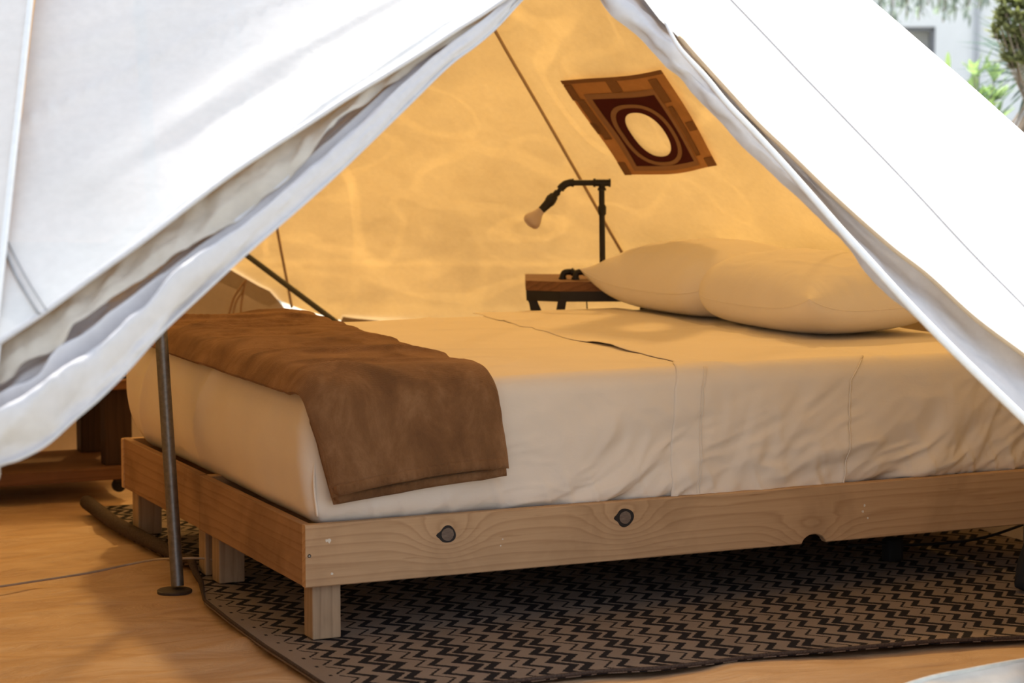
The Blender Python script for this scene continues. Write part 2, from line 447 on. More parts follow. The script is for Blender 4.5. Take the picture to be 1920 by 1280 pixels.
# ------------------------------------------------------------------ tent geometry: a bell tent, cone roof on a low round wall
TC = np.array([-0.2, 0.8, 3.0])
ZE = 0.6
def RT(th):
    th = np.asarray(th, float)
    return 2.5 + 0.30 * np.exp(-(((th + 33) / 14.0) ** 2))
def cone_pt(th, z, off=0.0):
    """point on the roof at azimuth th (deg) and height z, pushed off metres outwards"""
    th = np.asarray(th, float); z = np.asarray(z, float); a = np.radians(th)
    r = RT(th) * (TC[2] - z) / (TC[2] - ZE)
    n = np.stack([0.69 * np.cos(a), 0.69 * np.sin(a), 0.72 + 0 * a], -1)
    return np.stack([TC[0] + r * np.cos(a), TC[1] + r * np.sin(a), z + 0 * a], -1) + n * np.asarray(off)[..., None]
def cone_hit(px, py, back=False, off=0.0):
    """azimuth, height of the roof seen at a photo point"""
    d = ray(px, py)
    R = 2.5 + off
    for _ in range(6):
        o = CAM - TC; k = R / (TC[2] - ZE)
        a = d[0] ** 2 + d[1] ** 2 - k * k * d[2] ** 2; b = 2 * (o[0] * d[0] + o[1] * d[1] - k * k * o[2] * d[2]); c = o[0] ** 2 + o[1] ** 2 - k * k * o[2] ** 2
        D = max(b * b - 4 * a * c, 0); t = (-b + (1 if back else -1) * math.sqrt(D)) / (2 * a)
        p = CAM + d * t; th = math.degrees(math.atan2(p[1] - TC[1], p[0] - TC[0])); R = float(RT(th)) + off
    return th, p[2], p
def edge_fn(px):
    a = np.array([cone_hit(*p)[:2] for p in px]); i = np.argsort(a[:, 1]); a = a[i]
    return lambda z: np.interp(z, a[:, 1], a[:, 0])
L_EDGE = [(-90, 700), (0, 640), (75, 590), (180, 514), (285, 440), (445, 320), (640, 192), (790, 97), (870, 45), (942, 0), (1030, -55), (1115, -112)]
R_EDGE = [(1115, -112), (1160, -65), (1208, 0), (1240, 41), (1273, 69), (1303, 104), (1362, 169), (1420, 232), (1481, 290), (1562, 370), (1664, 463), (1737, 520), (1828, 600), (1920, 669), (2010, 740)]
eL, eR = edge_fn(L_EDGE), edge_fn(R_EDGE)
ZPEAK = cone_hit(1115, -112)[1]; TPEAK = cone_hit(1115, -112)[0]
EAVE = [(-180, .6), (-120, .6), (-60, .6), (0, .58), (20, .50), (36, .43), (42, .415), (51, .39), (57, .415), (61, .475), (63.5, .53), (66, .605), (75, .70), (95, .72), (115, .66), (140, .6), (180, .6)]
def eave(th):
    return np.interp(((np.asarray(th, float) + 180) % 360) - 180, [e[0] for e in EAVE], [e[1] for e in EAVE])

tent = empty('bell_tent', (TC[0], TC[1], 0), 'white canvas bell tent with its triangular door pulled open', 'tent')
SEAMS = [1.4, 31.4, 61.4, 91.4, 121.4, 151.4, 181.4, 211.4, 250.0]   # up to -110
PANELS = [(-55.3, -28.6, None), (-28.6, 1.4, None)] + [(SEAMS[i], SEAMS[i + 1], None) for i in range(8)] + [(-110.0, None, 'L'), (None, -55.3, 'R')]
def wrinkle(th, z):
    """outward offset of the canvas in metres"""
    thr = np.radians(th); u = thr * 2.2
    n = 0.006 * fbm(u * 2.2, z * 2.2, 3.0, 3)
    back = np.exp(-((th - 33) / 26.0) ** 2)
    # slack puckers gathered near the seam behind the lamp
    puck = np.exp(-(((th - 40) / 10.0) ** 2 + ((z - 0.95) / 0.28) ** 2))
    n = n + puck * 0.015 * fbm(u * 7 + z * 3, z * 12 - u * 2, 8.0, 4) * (1 - 0.8 * np.exp(-((th - 31.4) / 1.5) ** 2))
    n = n + back * 0.007 * ridge(u * 1.6 + z * 1.3, z * 3.2 - u * 1.6, 21.0) * (1 - 0.8 * np.exp(-((th - 31.4) / 2.5) ** 2))
    # left front: long pulls running down to the gathered corner
    q = np.minimum(th - eL(np.clip(z, ZE, ZPEAK)), 0.0)
    lf = sstep(-126, -108, th) * sstep(-60, -70, th) * sstep(2.1, 1.5, z)
    n = n - lf * 0.048 * (1 - np.exp(q / 12.0))
    n = n + lf * 0.011 * ridge(q * 0.20 + z * 1.2 + 0.3, z * 0.8 + q * 0.03, 40.0) * (1 - np.exp(q / 2.0)) * sstep(1.75, 1.0, z)
    n = n + lf * 0.005 * ridge(q * 0.42 + z * 2.6, z * 1.2, 44.0) * (1 - np.exp(q / 2.0)) * sstep(1.5, 0.9, z)
    return n
def panel(lo, hi, cut):
    rows, cols = (150, 90) if cut == 'L' else (100, 44)
    tt = np.linspace(0, 1, rows)
    P = np.zeros((rows, cols, 3))
    for i, t in enumerate(tt):
        w = np.linspace(0, 1, cols)
        if cut is None:
            th = lo + (hi - lo) * w; z = TC[2] - 0.02 + (eave(th) - TC[2] + 0.02) * t
        elif cut == 'L':
            z0 = TC[2] - 0.02 + (ZE - TC[2] + 0.02) * t
            h = float(eL(z0)) if z0 < ZPEAK else TPEAK
            th = lo + (h - lo) * w; z = np.full(cols, z0)
            if h < lo + 0.3: th = lo + (0.3) * w
        else:
            z0 = TC[2] - 0.02 + (ZE - TC[2] + 0.02) * t
            l = float(eR(z0)) if z0 < ZPEAK else TPEAK
            th = l + (hi - l) * w; z = np.full(cols, z0)
        P[i] = cone_pt(th, z, wrinkle(th, z))
    grid_obj('roof_panel', P, 'roof_canvas', tent)
for p in PANELS: panel(*p)
# seams: a sewn tape standing a little inside the canvas
for s in SEAMS[:-1] + [-28.6]:
    z = np.linspace(2.9, float(eave(s)), 60)
    c = cone_pt(np.full(60, s), z, wrinkle(np.full(60, s), z) - 0.006)
    MB().tube(c, 0.0052, 6).build('seam_tape', 'seam_tape', tent, True)
for s, mt, r in ((-55.3, 'door_canvas', 0.0012), (250.0, 'white_webbing', 0.006)):
    z = np.linspace(2.9, float(eave(s)), 60)
    MB().tube(cone_pt(np.full(60, s), z, wrinkle(np.full(60, s), z) + 0.001), r, 6).build('seam_piping', mt, tent, True)
# round wall
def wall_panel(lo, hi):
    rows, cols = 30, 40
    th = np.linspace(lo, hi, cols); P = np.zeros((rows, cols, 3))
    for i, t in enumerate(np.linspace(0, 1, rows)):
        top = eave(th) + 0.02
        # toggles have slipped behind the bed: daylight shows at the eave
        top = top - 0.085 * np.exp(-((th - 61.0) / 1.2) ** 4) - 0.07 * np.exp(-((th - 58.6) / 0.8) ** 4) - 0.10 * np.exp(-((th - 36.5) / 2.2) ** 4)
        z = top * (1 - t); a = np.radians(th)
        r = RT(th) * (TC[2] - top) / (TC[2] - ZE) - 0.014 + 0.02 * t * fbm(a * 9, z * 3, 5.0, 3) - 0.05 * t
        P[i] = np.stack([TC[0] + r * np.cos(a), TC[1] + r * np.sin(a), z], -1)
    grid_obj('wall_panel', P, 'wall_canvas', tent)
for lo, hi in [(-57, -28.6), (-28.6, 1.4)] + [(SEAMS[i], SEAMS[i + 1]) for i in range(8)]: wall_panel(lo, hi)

# hems of the door opening
def edge_curve(px, n, off):
    c = crom(np.array(px, float), n)
    out = []
    for x, y in c:
        th, z, p = cone_hit(x, y); out.append(cone_pt(th, z, np.asarray(off) + wrinkle(np.array(th), np.array(z))))
    return np.array(out)
MB().tube(edge_curve(L_EDGE[:-1], 90, 0.0), 0.0045, 8).build('door_hem', 'door_canvas', tent, True)
MB().tube(edge_curve(R_EDGE[4:], 90, 0.0), 0.0045, 8).build('door_hem', 'seam_tape', tent, True)

def loft(curves, n, mat, name, parent, fold=None, m=40):
    """sheet through photo-space curves; each = (points, depth off the roof); fold(s, w) adds outward relief"""
    rows = []
    for px, off in curves:
        c = crom(np.array(px, float), n); o = np.broadcast_to(np.asarray(off, float), (n,)) if np.ndim(off) == 0 else np.interp(np.linspace(0, 1, n), np.linspace(0, 1, len(off)), off)
        rows.append(np.array([cone_hit(x, y, off=float(q))[2] for (x, y), q in zip(c, o)]))
    rows = np.array(rows)                                   # k,n,3
    k = len(rows); w = np.linspace(0, 1, m)
    G = np.zeros((m, n, 3))
    for j in range(n): G[:, j] = crom(rows[:, j], m) if k > 2 else rows[0, j] + (rows[1, j] - rows[0, j]) * w[:, None]
    if fold is not None:
        du = np.gradient(G, axis=0); dv = np.gradient(G, axis=1); N = np.cross(du, dv); N /= np.linalg.norm(N, axis=2)[..., None] + 1e-9
        N *= np.where((N @ FWD) > 0, -1, 1)[..., None]
        S, W = np.meshgrid(np.linspace(0, 1, n), w)
        G = G + N * fold(S, W)[..., None]
    return grid_obj(name, G, mat, parent)
# left door: beige facing strip, then the white door flap pulled aside and tied low
BEIGE = [(-70, 765), (0, 716), (50, 672), (117, 640), (152, 602), (208, 558), (280, 510), (400, 430), (480, 370), (575, 295), (650, 222), (735, 147), (800, 100), (900, 50), (975, -8)]
TOPH = [(-110, 640), (-20, 590), (50, 555), (120, 510), (180, 470), (265, 405), (330, 355), (425, 285), (520, 225), (620, 160), (690, 118), (770, 68), (850, 20), (930, -35), (1000, -80)]
loft([(TOPH, -0.06), ([((a[0] + b[0]) / 2, (a[1] + b[1]) / 2) for a, b in zip(TOPH, BEIGE)], -0.05), (BEIGE, -0.018)], 160, 'lining_canvas', 'door_facing', tent,
     lambda s, w: 0.006 * fbm(s * 26, w * 3, 2.0, 3) + 0.014 * np.exp(-((w - .95) / .12) ** 2) * fbm(s * 9, 0 * w, 6.0, 2))
FLAP = [(-60, 905), (0, 871), (35, 860), (87, 832), (140, 785), (187, 745), (240, 692), (300, 625), (380, 550), (465, 472), (560, 390), (640, 318), (755, 207), (840, 124), (893, 84), (932, 50), (978, 0), (1010, -30)]
FTOP = [(-60, 740), (0, 690), (40, 655), (90, 625), (130, 590), (180, 560), (230, 525), (290, 485), (350, 440), (430, 385), (500, 330), (570, 270), (690, 165), (760, 100), (830, 55), (890, 20), (950, -30), (985, -60)]
def mid(A, B, t): return [(a[0] + (b[0] - a[0]) * t, a[1] + (b[1] - a[1]) * t) for a, b in zip(A, B)]
def flap_fold(s, w):
    lowleft = sstep(0.75, 0.1, s)
    f = 0.022 * np.exp(-((w - .78 + .05 * s) / .07) ** 2) - 0.02 * np.exp(-((w - .62 + .10 * s) / .05) ** 2) + 0.016 * np.exp(-((w - .50 + .08 * s) / .06) ** 2) - 0.016 * np.exp(-((w - .42 + .1 * s) / .04) ** 2)
    f = f * (0.35 + 1.15 * lowleft)
    f = f + 0.010 * fbm(s * 10, w * 5, 9.0, 3) * (0.5 + lowleft) + 0.012 * ridge(w * 5 + s * 3, s * 3, 33.0) * sstep(0.35, 0.02, s)
    return f * (0.35 + 0.65 * sstep(0.0, 0.05, 1 - w))
loft([(FTOP, -0.10), (mid(FTOP, FLAP, .35), -0.075), (mid(FTOP, FLAP, .7), -0.03), (FLAP, -0.05)], 200, 'door_canvas', 'door_flap', tent, flap_fold, 90)
fl = np.array([cone_hit(x, y, off=-0.05)[2] for x, y in crom(np.array(FLAP, float), 120)])
MB().tube(fl, 0.003, 6).build('door_flap_hem', 'door_canvas', tent, True)
kp = cone_hit(-22, 884, off=-0.045)[2]
kb = MB()
kb.tube(kp + np.array([[0.012 * math.cos(a) * RIGHT[0] , 0.012 * math.cos(a) * RIGHT[1], 0.016 * math.sin(a)] for a in np.linspace(0, 2 * PI, 25)]), 0.006, 8)
0 and kb.tube(np.array([kp + RIGHT * 0.01 + np.array([0, 0, -0.03 - 0.12 * t]) + RIGHT * 0.02 * math.sin(4 * t) for t in np.linspace(0, 1, 12)]), 0.004, 6)
kb.build('door_tie', 'lining_canvas', tent, True)
# stitched reinforcement strip on the left roof and a loose piped seam
rs = edge_curve([(-10, 418), (0, 440), (30, 510), (75, 592)], 40, 0.004)
MB().tube(rs, 0.0030, 6).build('reinforcement_stitch', 'thread_grey', tent, True)
rs = edge_curve([(4, 420), (12, 440), (46, 510), (88, 584)], 40, 0.004)
MB().tube(rs, 0.0014, 6).build('reinforcement_stitch', 'thread_grey', tent, True)
# right door: rolled flap seen as a grey band, bright webbing along it
RW = [(1215, -30), (1246, 38), (1273, 89), (1324, 146), (1364, 195), (1420, 254), (1481, 321), (1562, 414), (1621, 480), (1706, 573), (1791, 660), (1920, 785), (1990, 850)]
RG = [(1095, -50), (1128, 0), (1191, 67), (1242, 120), (1283, 154), (1323, 197), (1380, 258), (1461, 341), (1522, 394), (1583, 455), (1634, 520), (1719, 600), (1826, 700), (1925, 797), (1990, 860)]
RO = [(1200, -20), (1215, 5), (1275, 70), (1308, 104), (1368, 169), (1430, 235), (1492, 294), (1575, 374), (1680, 468), (1760, 530), (1850, 604), (1945, 675), (2030, 745)]
RGa = [(1105, -50), (1150, -5), (1215, 62), (1262, 112), (1300, 146), (1343, 192), (1400, 252), (1480, 334), (1541, 392), (1602, 455), (1652, 514), (1734, 592), (1838, 690), (1935, 790), (2000, 850)]
RIN = [(1180, -45), (1205, 0), (1255, 60), (1300, 112), (1340, 152), (1385, 205), (1440, 262), (1500, 325), (1580, 400), (1640, 462), (1710, 530), (1800, 612), (1900, 700), (1990, 790), (2060, 850)]
loft([(RG, -0.10), (RGa, -0.055), (RW, -0.05), (RIN, -0.09)], 120, 'door_canvas', 'rolled_door', tent,
     lambda s, w: 0.012 * fbm(s * 14, w * 3, 4.0, 3) * sstep(0.5, 0.1, s) + 0.003 * fbm(s * 20, w * 4, 1.0, 3), 50)
loft([(RW, -0.045), (mid(RW, RO, .5), -0.06), (RO, -0.02)], 120, 'door_canvas', 'door_facing', tent,
     lambda s, w: 0.004 * fbm(s * 14, w * 3, 14.0, 3), 30)
rw = np.array([cone_hit(x, y, off=0.012)[2] for x, y in crom(np.array(RW[1:], float), 120)])
ww = np.interp(np.linspace(0, 1, 120), [0, .1, .5, 1], [0.003, 0.0052, 0.0072, 0.0080])
MB().tube(rw, ww, 8).build('door_webbing', 'white_webbing', tent, True)

# ------------------------------------------------------------------ ground, groundsheet floor
g = mesh_obj('ground', [(-40, -40, -0.06), (40, -40, -0.06), (40, 40, -0.06), (-40, 40, -0.06)], [(0, 1, 2, 3)], 'soil_ground')
tag(g, 'pale earth around the tent', None, None, 'structure')
def floor_z(x, y):
    d = np.exp(-((x + 0.5) / 0.8) ** 2)
    n = 0.010 * ridge(x * 1.2 + y * 0.9, y * 3.2 - x * 1.0, 2.0) + 0.006 * fbm(x * 4 + y, y * 9, 7.0, 3)
    return np.minimum(n - 0.014, -0.003)
gx = np.linspace(-2.9, 2.5, 300); gy = np.linspace(-1.75, 3.35, 300)
X, Y = np.meshgrid(gx, gy); rr = np.hypot(X - TC[0], Y - TC[1])
Z = floor_z(X, Y)
sc_ = np.minimum(1, 2.55 / np.maximum(rr, 1e-6))
V = np.stack([X, Y, Z], -1)
idx = grid_faces(300, 300); Vf = V.reshape(-1, 3); ok = (rr < 2.5).reshape(-1)
keep = [f for f in idx if ok[f[0]] and ok[f[1]] and ok[f[2]] and ok[f[3]]]
used = np.zeros(len(Vf), bool); used[np.unique(np.array(keep))] = True
remap = np.cumsum(used) - 1
fl_o = mesh_obj('floor', Vf[used], [tuple(remap[k] for k in f) for f in keep], 'tan_groundsheet', None, True)
tag(fl_o, 'creased tan groundsheet of the tent', None, None, 'structure')
# door sill with its zip at the lower right
def arc_pt(th, r, z): return np.array([TC[0] + r * math.cos(math.radians(th)), TC[1] + r * math.sin(math.radians(th)), z])
sp = np.array([arc_pt(-112, 2.42, 0.05), arc_pt(-98, 2.34, 0.06), arc_pt(-84, 2.26, 0.07), arc_pt(-72, 2.22, 0.085)] + [onz(x, y, 0.09) for x, y in [(1720, 1280), (1820, 1258), (1920, 1240)]] + [arc_pt(-53.5, 2.37, 0.09)])
sc1 = crom(sp, 160); outw = sc1 - np.array([TC[0], TC[1], 0]); outw[:, 2] = 0; outw /= np.linalg.norm(outw, axis=1)[:, None]; outw *= np.interp(np.linspace(0, 1, 160), [0, 0.05, 0.86, 0.95, 1], [0.3, 1, 1, 0.5, 0.4])[:, None]
zz_ = sc1[:, 2:3] * np.array([[0, 0, 1.0]])
S = np.stack([sc1 - zz_ * 1.1 - outw * 0.02, sc1 - outw * 0.004, sc1, sc1 + outw * 0.03 + np.array([0, 0, -0.010]), sc1 + outw * 0.09 - zz_ * 0.45, sc1 + outw * 0.13 - zz_ * 1.0 - np.array([0, 0, 0.055])])
S[3:5] += 0.006 * fbm(np.arange(160) * .2, np.array([[1.], [2.]]), 0, 2)[..., None] * np.array([0, 0, 1.0])
ts = empty('door_sill', tuple(np.round(sp[4], 3)), 'off-white canvas door sill with a zip along its upper edge', 'door sill')
grid_obj('sill_flap', np.stack([crom(S[:, j], 24) for j in range(160)], 1), 'sill_canvas', ts)
zb = MB(); zc = crom(sp, 700)
for i in range(0, 699):
    t = zc[i + 1] - zc[i]; t = t / np.linalg.norm(t); p = zc[i]
    M = np.eye(4); M[:3, 0] = t; M[:3, 1] = np.cross([0, 0, 1], t); M[:3, 2] = [0, 0, 1]; M[:3, 3] = p + np.array([0, 0, 0.002])
    b = MB().box((-0.0011, -0.003, -0.002), (0.0011, 0.003, 0.005)).xform(M); zb.add(np.vstack(b.v), b.f)
tag(zb.build('zip_teeth', 'zip_nylon', ts), None, None, None, 'stuff')

# ------------------------------------------------------------------ rug
rx = np.r_[np.linspace(-0.10, 0.02, 30), np.linspace(0.03, 2.25, 180)]; ry = np.linspace(-0.60, 1.97, 230)
X, Y = np.meshgrid(rx, ry)
front = np.interp(X, [-0.1, 0.5, 0.62, 0.88, 1.27, 1.5, 2.3], [0.09, 0.10, 0.075, 0.085, 0.045, -0.01, -0.03])
Yw = Y + front * np.clip((0.4 - Y) / 1.0, 0, 1)
left = np.interp(Yw, [-0.6, -0.33, 0.0, 0.3, 0.54, 0.75, 0.97, 1.3, 1.6, 1.97], [0.01, 0.004, 0.006, 0.015, 0.03, 0.085, 0.12, 0.10, 0.09, 0.105])
Xw = X + left * np.clip((0.5 - X) / 0.6, 0, 1)
Zr = 0.004 + 0.004 * fbm(X * 3, Y * 3, 1.0, 2) * 0.3
curl = sstep(0.55, 1.2, Yw); e = (X + 0.10)
Zr = Zr + 0.016 * np.exp(-((Yw - .93) / .07) ** 2) * np.exp(-(e / .06) ** 2)
rug = empty('zigzag_rug', (1.0, 0.7, 0.0), 'taupe woven rug with black zigzag rows lying under the bed', 'rug')
rp = np.stack([Xw, Yw, Zr], -1)
ro = mesh_obj('woven_field', rp.reshape(-1, 3), grid_faces(*X.shape), 'zigzag_weave', rug, True)
sm = ro.modifiers.new('thickness', 'SOLIDIFY'); sm.thickness = 0.006; sm.offset = -1
# bound edge: flat at the front, rolled up towards the back left
le = rp[:, 0]; rad = np.interp(le[:, 1], [-0.6, 0.6, 0.85, 1.2, 1.97], [0.004, 0.004, 0.009, 0.019, 0.021])
MB().tube(le + np.stack([rad * 0.3, 0 * rad, rad * 0.75], 1), rad, 10).build('rolled_edge', 'rug_binding', rug, True)
MB().tube(rp[0] + np.array([0, 0, 0.001]), 0.0045, 8).build('bound_edge', 'rug_binding', rug, True)

# ------------------------------------------------------------------ beds: two low pine frames pushed together
def board(name, lo, hi, mat, parent, bev=0.003):
    return MB().box(lo, hi, bev).build(name, mat, parent)
def bed_frame(y0, y1, label, xoff, rails):
    b = empty('bed_frame', (1.0, (y0 + y1) / 2, 0), label, 'bed frame', 'pine bed frames')
    L = 2.09
    if rails == 'near':
        # front rail with a notch where a knot has fallen out
        xs = np.r_[np.linspace(0.0, 1.27, 30), np.linspace(1.275, 1.355, 26), np.linspace(1.36, 2.09, 20)]
        def zb_(x): return 0.131 + 0.022 * np.clip(1 - ((x - 1.316) / 0.034) ** 2, 0, 1) ** 0.6
        prof = []
        for x in xs:
            z = float(zb_(x)); prof.append([(x, 0.0 + 0.0025, z), (x, 0.0, z + 0.0025), (x, 0.0, 0.2695), (x, 0.0025, 0.272), (x, 0.020, 0.272), (x, 0.0225, 0.2695), (x, 0.0225, z)])
        P = np.array(prof); n = 7
        f = grid_faces(len(xs), n, True); f += [tuple(range(n)), tuple((len(xs) - 1) * n + k for k in range(n))[::-1]]
        fr = mesh_obj('side_rail', P.reshape(-1, 3), f, 'pine_rail', b)
        for (kx, kz, kr) in ((0.343, 0.2265, 0.0205), (0.797, 0.2325, 0.0225)):
            a = np.linspace(0, 2 * PI, 40, endpoint=False)
            rad = kr * (1 + 0.06 * np.sin(3 * a + kx * 9) + 0.42 * np.exp(-((a - PI) / 0.28) ** 2))
            ring = np.stack([rad * np.cos(a), 0 * a, rad * np.sin(a)], 1)
            v = np.vstack([ring + [0, 0.001, 0], ring * 0.97 + [0, -0.0007, 0], ring * 0.5 + [0, -0.0004, 0], [[0, -0.0002, 0]]])
            f = grid_faces(3, 40, True) + [(80 + k, 80 + (k + 1) % 40, 120) for k in range(40)]
            k = mesh_obj('knot', v, f, 'knot_wood', None); k.parent = fr; k.location = (kx, 0, kz)
        for (x, z, s) in ((0.056, 0.234, .006), (0.05, 0.235, .004), (0.062, 0.159, .0035), (0.48, 0.205, .002), (0.475, 0.19, .002), (1.46, 0.215, .004), (1.455, 0.2, .004), (1.47, 0.182, .003)):
            q = mesh_obj('paint_fleck', [(s * math.cos(t) * rnd.uniform(.6, 1.2), -0.0006, s * math.sin(t) * rnd.uniform(.6, 1.2)) for t in np.linspace(0, 2 * PI, 9)[:-1]] + [(0, -0.001, 0)], [(k, (k + 1) % 8, 8) for k in range(8)], 'paint_fleck', None)
            q.parent = fr; q.location = (x, 0, z)
        sc = MB(); sc.tube(np.array([(0.009, 0.0006, 0.203), (0.009, -0.0006, 0.203)]), 0.0042, 14)
        sc = sc.build('screw_hole', 'screw_hole', b)
        s2 = MB(); s2.tube(np.array([(0.009, 0.0, 0.203), (0.009, -0.0012, 0.203)]), 0.0024, 12); s2 = s2.build('screw', 'screw_steel', sc.parent)
    else:
        board('side_rail', (0.02, y0, 0.131), (L, y0 + 0.02, 0.268), 'pine_rail', b)
    board('side_rail', (0.0 if rails == 'far' else 0.02, y1 - 0.022, 0.131), (L, y1, 0.270), 'pine_rail', b)
    board('foot_rail', (xoff, y0 + (0.0225 if rails == 'near' else 0.004), 0.131), (xoff + 0.022, y1 - 0.0005, 0.271), 'pine_foot', b)
    board('head_rail', (L - 0.022, y0 + 0.0225, 0.131), (L, y1 - 0.022, 0.270), 'pine_foot', b)
    for k in range(9):
        x = 0.12 + k * 0.225
        board('slat', (x, y0 + 0.0225, 0.236), (x + 0.09, y1 - 0.0225, 0.254), 'pine_foot', b, 0)
    for x in (0.024, L - 0.024 - 0.068):
        for y in (y0 + 0.024, y1 - 0.024 - 0.058):
            board('leg', (x, y, 0.006), (x + 0.068, y + 0.058, 0.236), 'pine_leg', b)
    return b
bed_frame(0.0, 0.797, 'low pine bed frame nearer the door with knotted front rail', 0.0, 'near')
bed_frame(0.803, 1.535, 'low pine bed frame farther from the door, pushed against the other', 0.004, 'far')

# ------------------------------------------------------------------ mattress in its fitted sheet
MX0, MX1, MY0, MY1, MZ0, MZ1, MR = 0.028, 2.064, 0.026, 1.525, 0.2545, 0.575, 0.05
def front_folds(x, z):
    """outward relief of the sheet on the near side"""
    w = sstep(0.35, 1.0, x)
    low = sstep(0.56, 0.30, z)
    n = 0
    for k, (ang, am, fu, fv) in enumerate(((34, 0.013, 2.2, 6.5), (52, 0.010, 4.0, 13.0), (26, 0.0055, 8.0, 26.0))):
        a = math.radians(ang); xb = x + 0.09 * vnoise(x * 3.1, z * 5, 50.0 + k); zb = z + 0.05 * vnoise(x * 4, z * 6, 60.0 + k)
        u = xb * math.cos(a) + zb * math.sin(a); v = -xb * math.sin(a) + zb * math.cos(a)
        f = 1 - np.abs(fbm(u * fu, v * fv, 3.0 + 7 * k, 2)) * 1.5
        n = n + am * f.clip(-0.4, 1) * (0.30 + 0.70 * low) * (0.25 + 0.75 * w)
    n = n + 0.004 * fbm(x * 9, z * 7, 5.0, 3) * (0.4 + 0.6 * low)
    n = n + 0.006 * ridge(x * 16 + z * 6, z * 3, 12.0) * sstep(0.40, 0.28, z)
    return n * sstep(0.585, 0.50, z)
def sheet_disp(p, n):
    f = np.clip(-n[:, 1], 0, 1); t = np.clip(n[:, 2], 0, 1); e = np.clip(-n[:, 0], 0, 1)
    d = f * (front_folds(p[:, 0], p[:, 2]) - 0.004)
    d = d + t * (0.003 * fbm(p[:, 0] * 3, p[:, 1] * 3, 2.0, 3) + 0.003 * ridge(p[:, 0] * 2 + p[:, 1] * 5, p[:, 1] * 1.5 - p[:, 0] * 3, 6.0))
    yy = p[:, 1]; zz = p[:, 2]
    d = d + e * (0.010 * ridge(yy * 3.5 + zz * 2.2, zz * 0.8 - yy * .3, 7.0) + 0.004 * fbm(yy * 4, zz * 3, 1.0, 3)
                 + 0.020 * sstep(0.27, 0.42, zz) * sstep(0.56, 0.46, zz) - 0.018 * sstep(0.36, 0.26, zz) * sstep(0.2, 0.9, yy))
    return d
def rounded_box(lo, hi, r, nn):
    lo, hi = np.array(lo), np.array(hi); V = []; F = []; base = 0
    for ax in range(3):
        for side in (0, 1):
            a, b = [k for k in range(3) if k != ax]
            ga = np.linspace(lo[a], hi[a], nn[a]); gb = np.linspace(lo[b], hi[b], nn[b])
            A, B = np.meshgrid(ga, gb); P = np.zeros((*A.shape, 3)); P[..., a] = A; P[..., b] = B; P[..., ax] = (lo, hi)[side][ax]
            f = grid_faces(*A.shape)
            flip = (side == 0) ^ (ax == 1)
            f = [q[::-1] if flip else q for q in f]
            V.append(P.reshape(-1, 3)); F += [tuple(base + k for k in q) for q in f]; base += A.size
    V = np.vstack(V); inner = np.clip(V, lo + r, hi - r); d = V - inner
    # spread corner samples evenly round the arc
    d = np.tan(d / r * (PI / 4) ) * r
    L = np.linalg.norm(d, axis=1)[:, None]; N = d / np.maximum(L, 1e-9); return inner + N * r, N, F
V, N, F = rounded_box((MX0, MY0, MZ0), (MX1, MY1, MZ1), MR, (300, 200, 70))
V = V + N * sheet_disp(V, N)[:, None]
V[:, 2] = np.maximum(V[:, 2], 0.2545)
mat_e = empty('mattress', (1.0, 0.78, MZ0), 'thick mattress in a white fitted sheet on the pine frames', 'mattress')
mesh_obj('fitted_sheet', V, F, 'white_sheet', mat_e, True)
cz = np.linspace(0.285, 0.53, 30)
cc = np.stack([MX0 + 0.009 + 0.004 * np.sin(cz * 30), MY0 + 0.006 + 0 * cz, cz], 1)
MB().tube(cc, 0.0035, 8).build('corner_seam', 'white_sheet', mat_e, True)

# path over the bed: far top edge -> near edge -> down the near side
def bed_path(s, off, r=MR):
    """s from the far top (y=1.50); returns y, z, ny, nz"""
    s = np.asarray(s, float); y_edge = MY0 + r; L1 = 1.50 - y_edge; L2 = PI / 2 * r
    a = ((s - L1) / r).clip(0, PI / 2)
    y = np.where(s < L1, 1.50 - s, y_edge - r * np.sin(a)); z = np.where(s < L1, MZ1, MZ1 - r + r * np.cos(a))
    z = np.where(s > L1 + L2, MZ1 - r - (s - L1 - L2), z)
    ny, nz = -np.sin(a), np.cos(a)
    return y + ny * off, z + nz * off, ny, nz
S_TOP = 1.50 - (MY0 + MR); S_EDGE = S_TOP + PI / 2 * MR
def s_of_z(z): return S_EDGE + (MZ1 - MR - z)

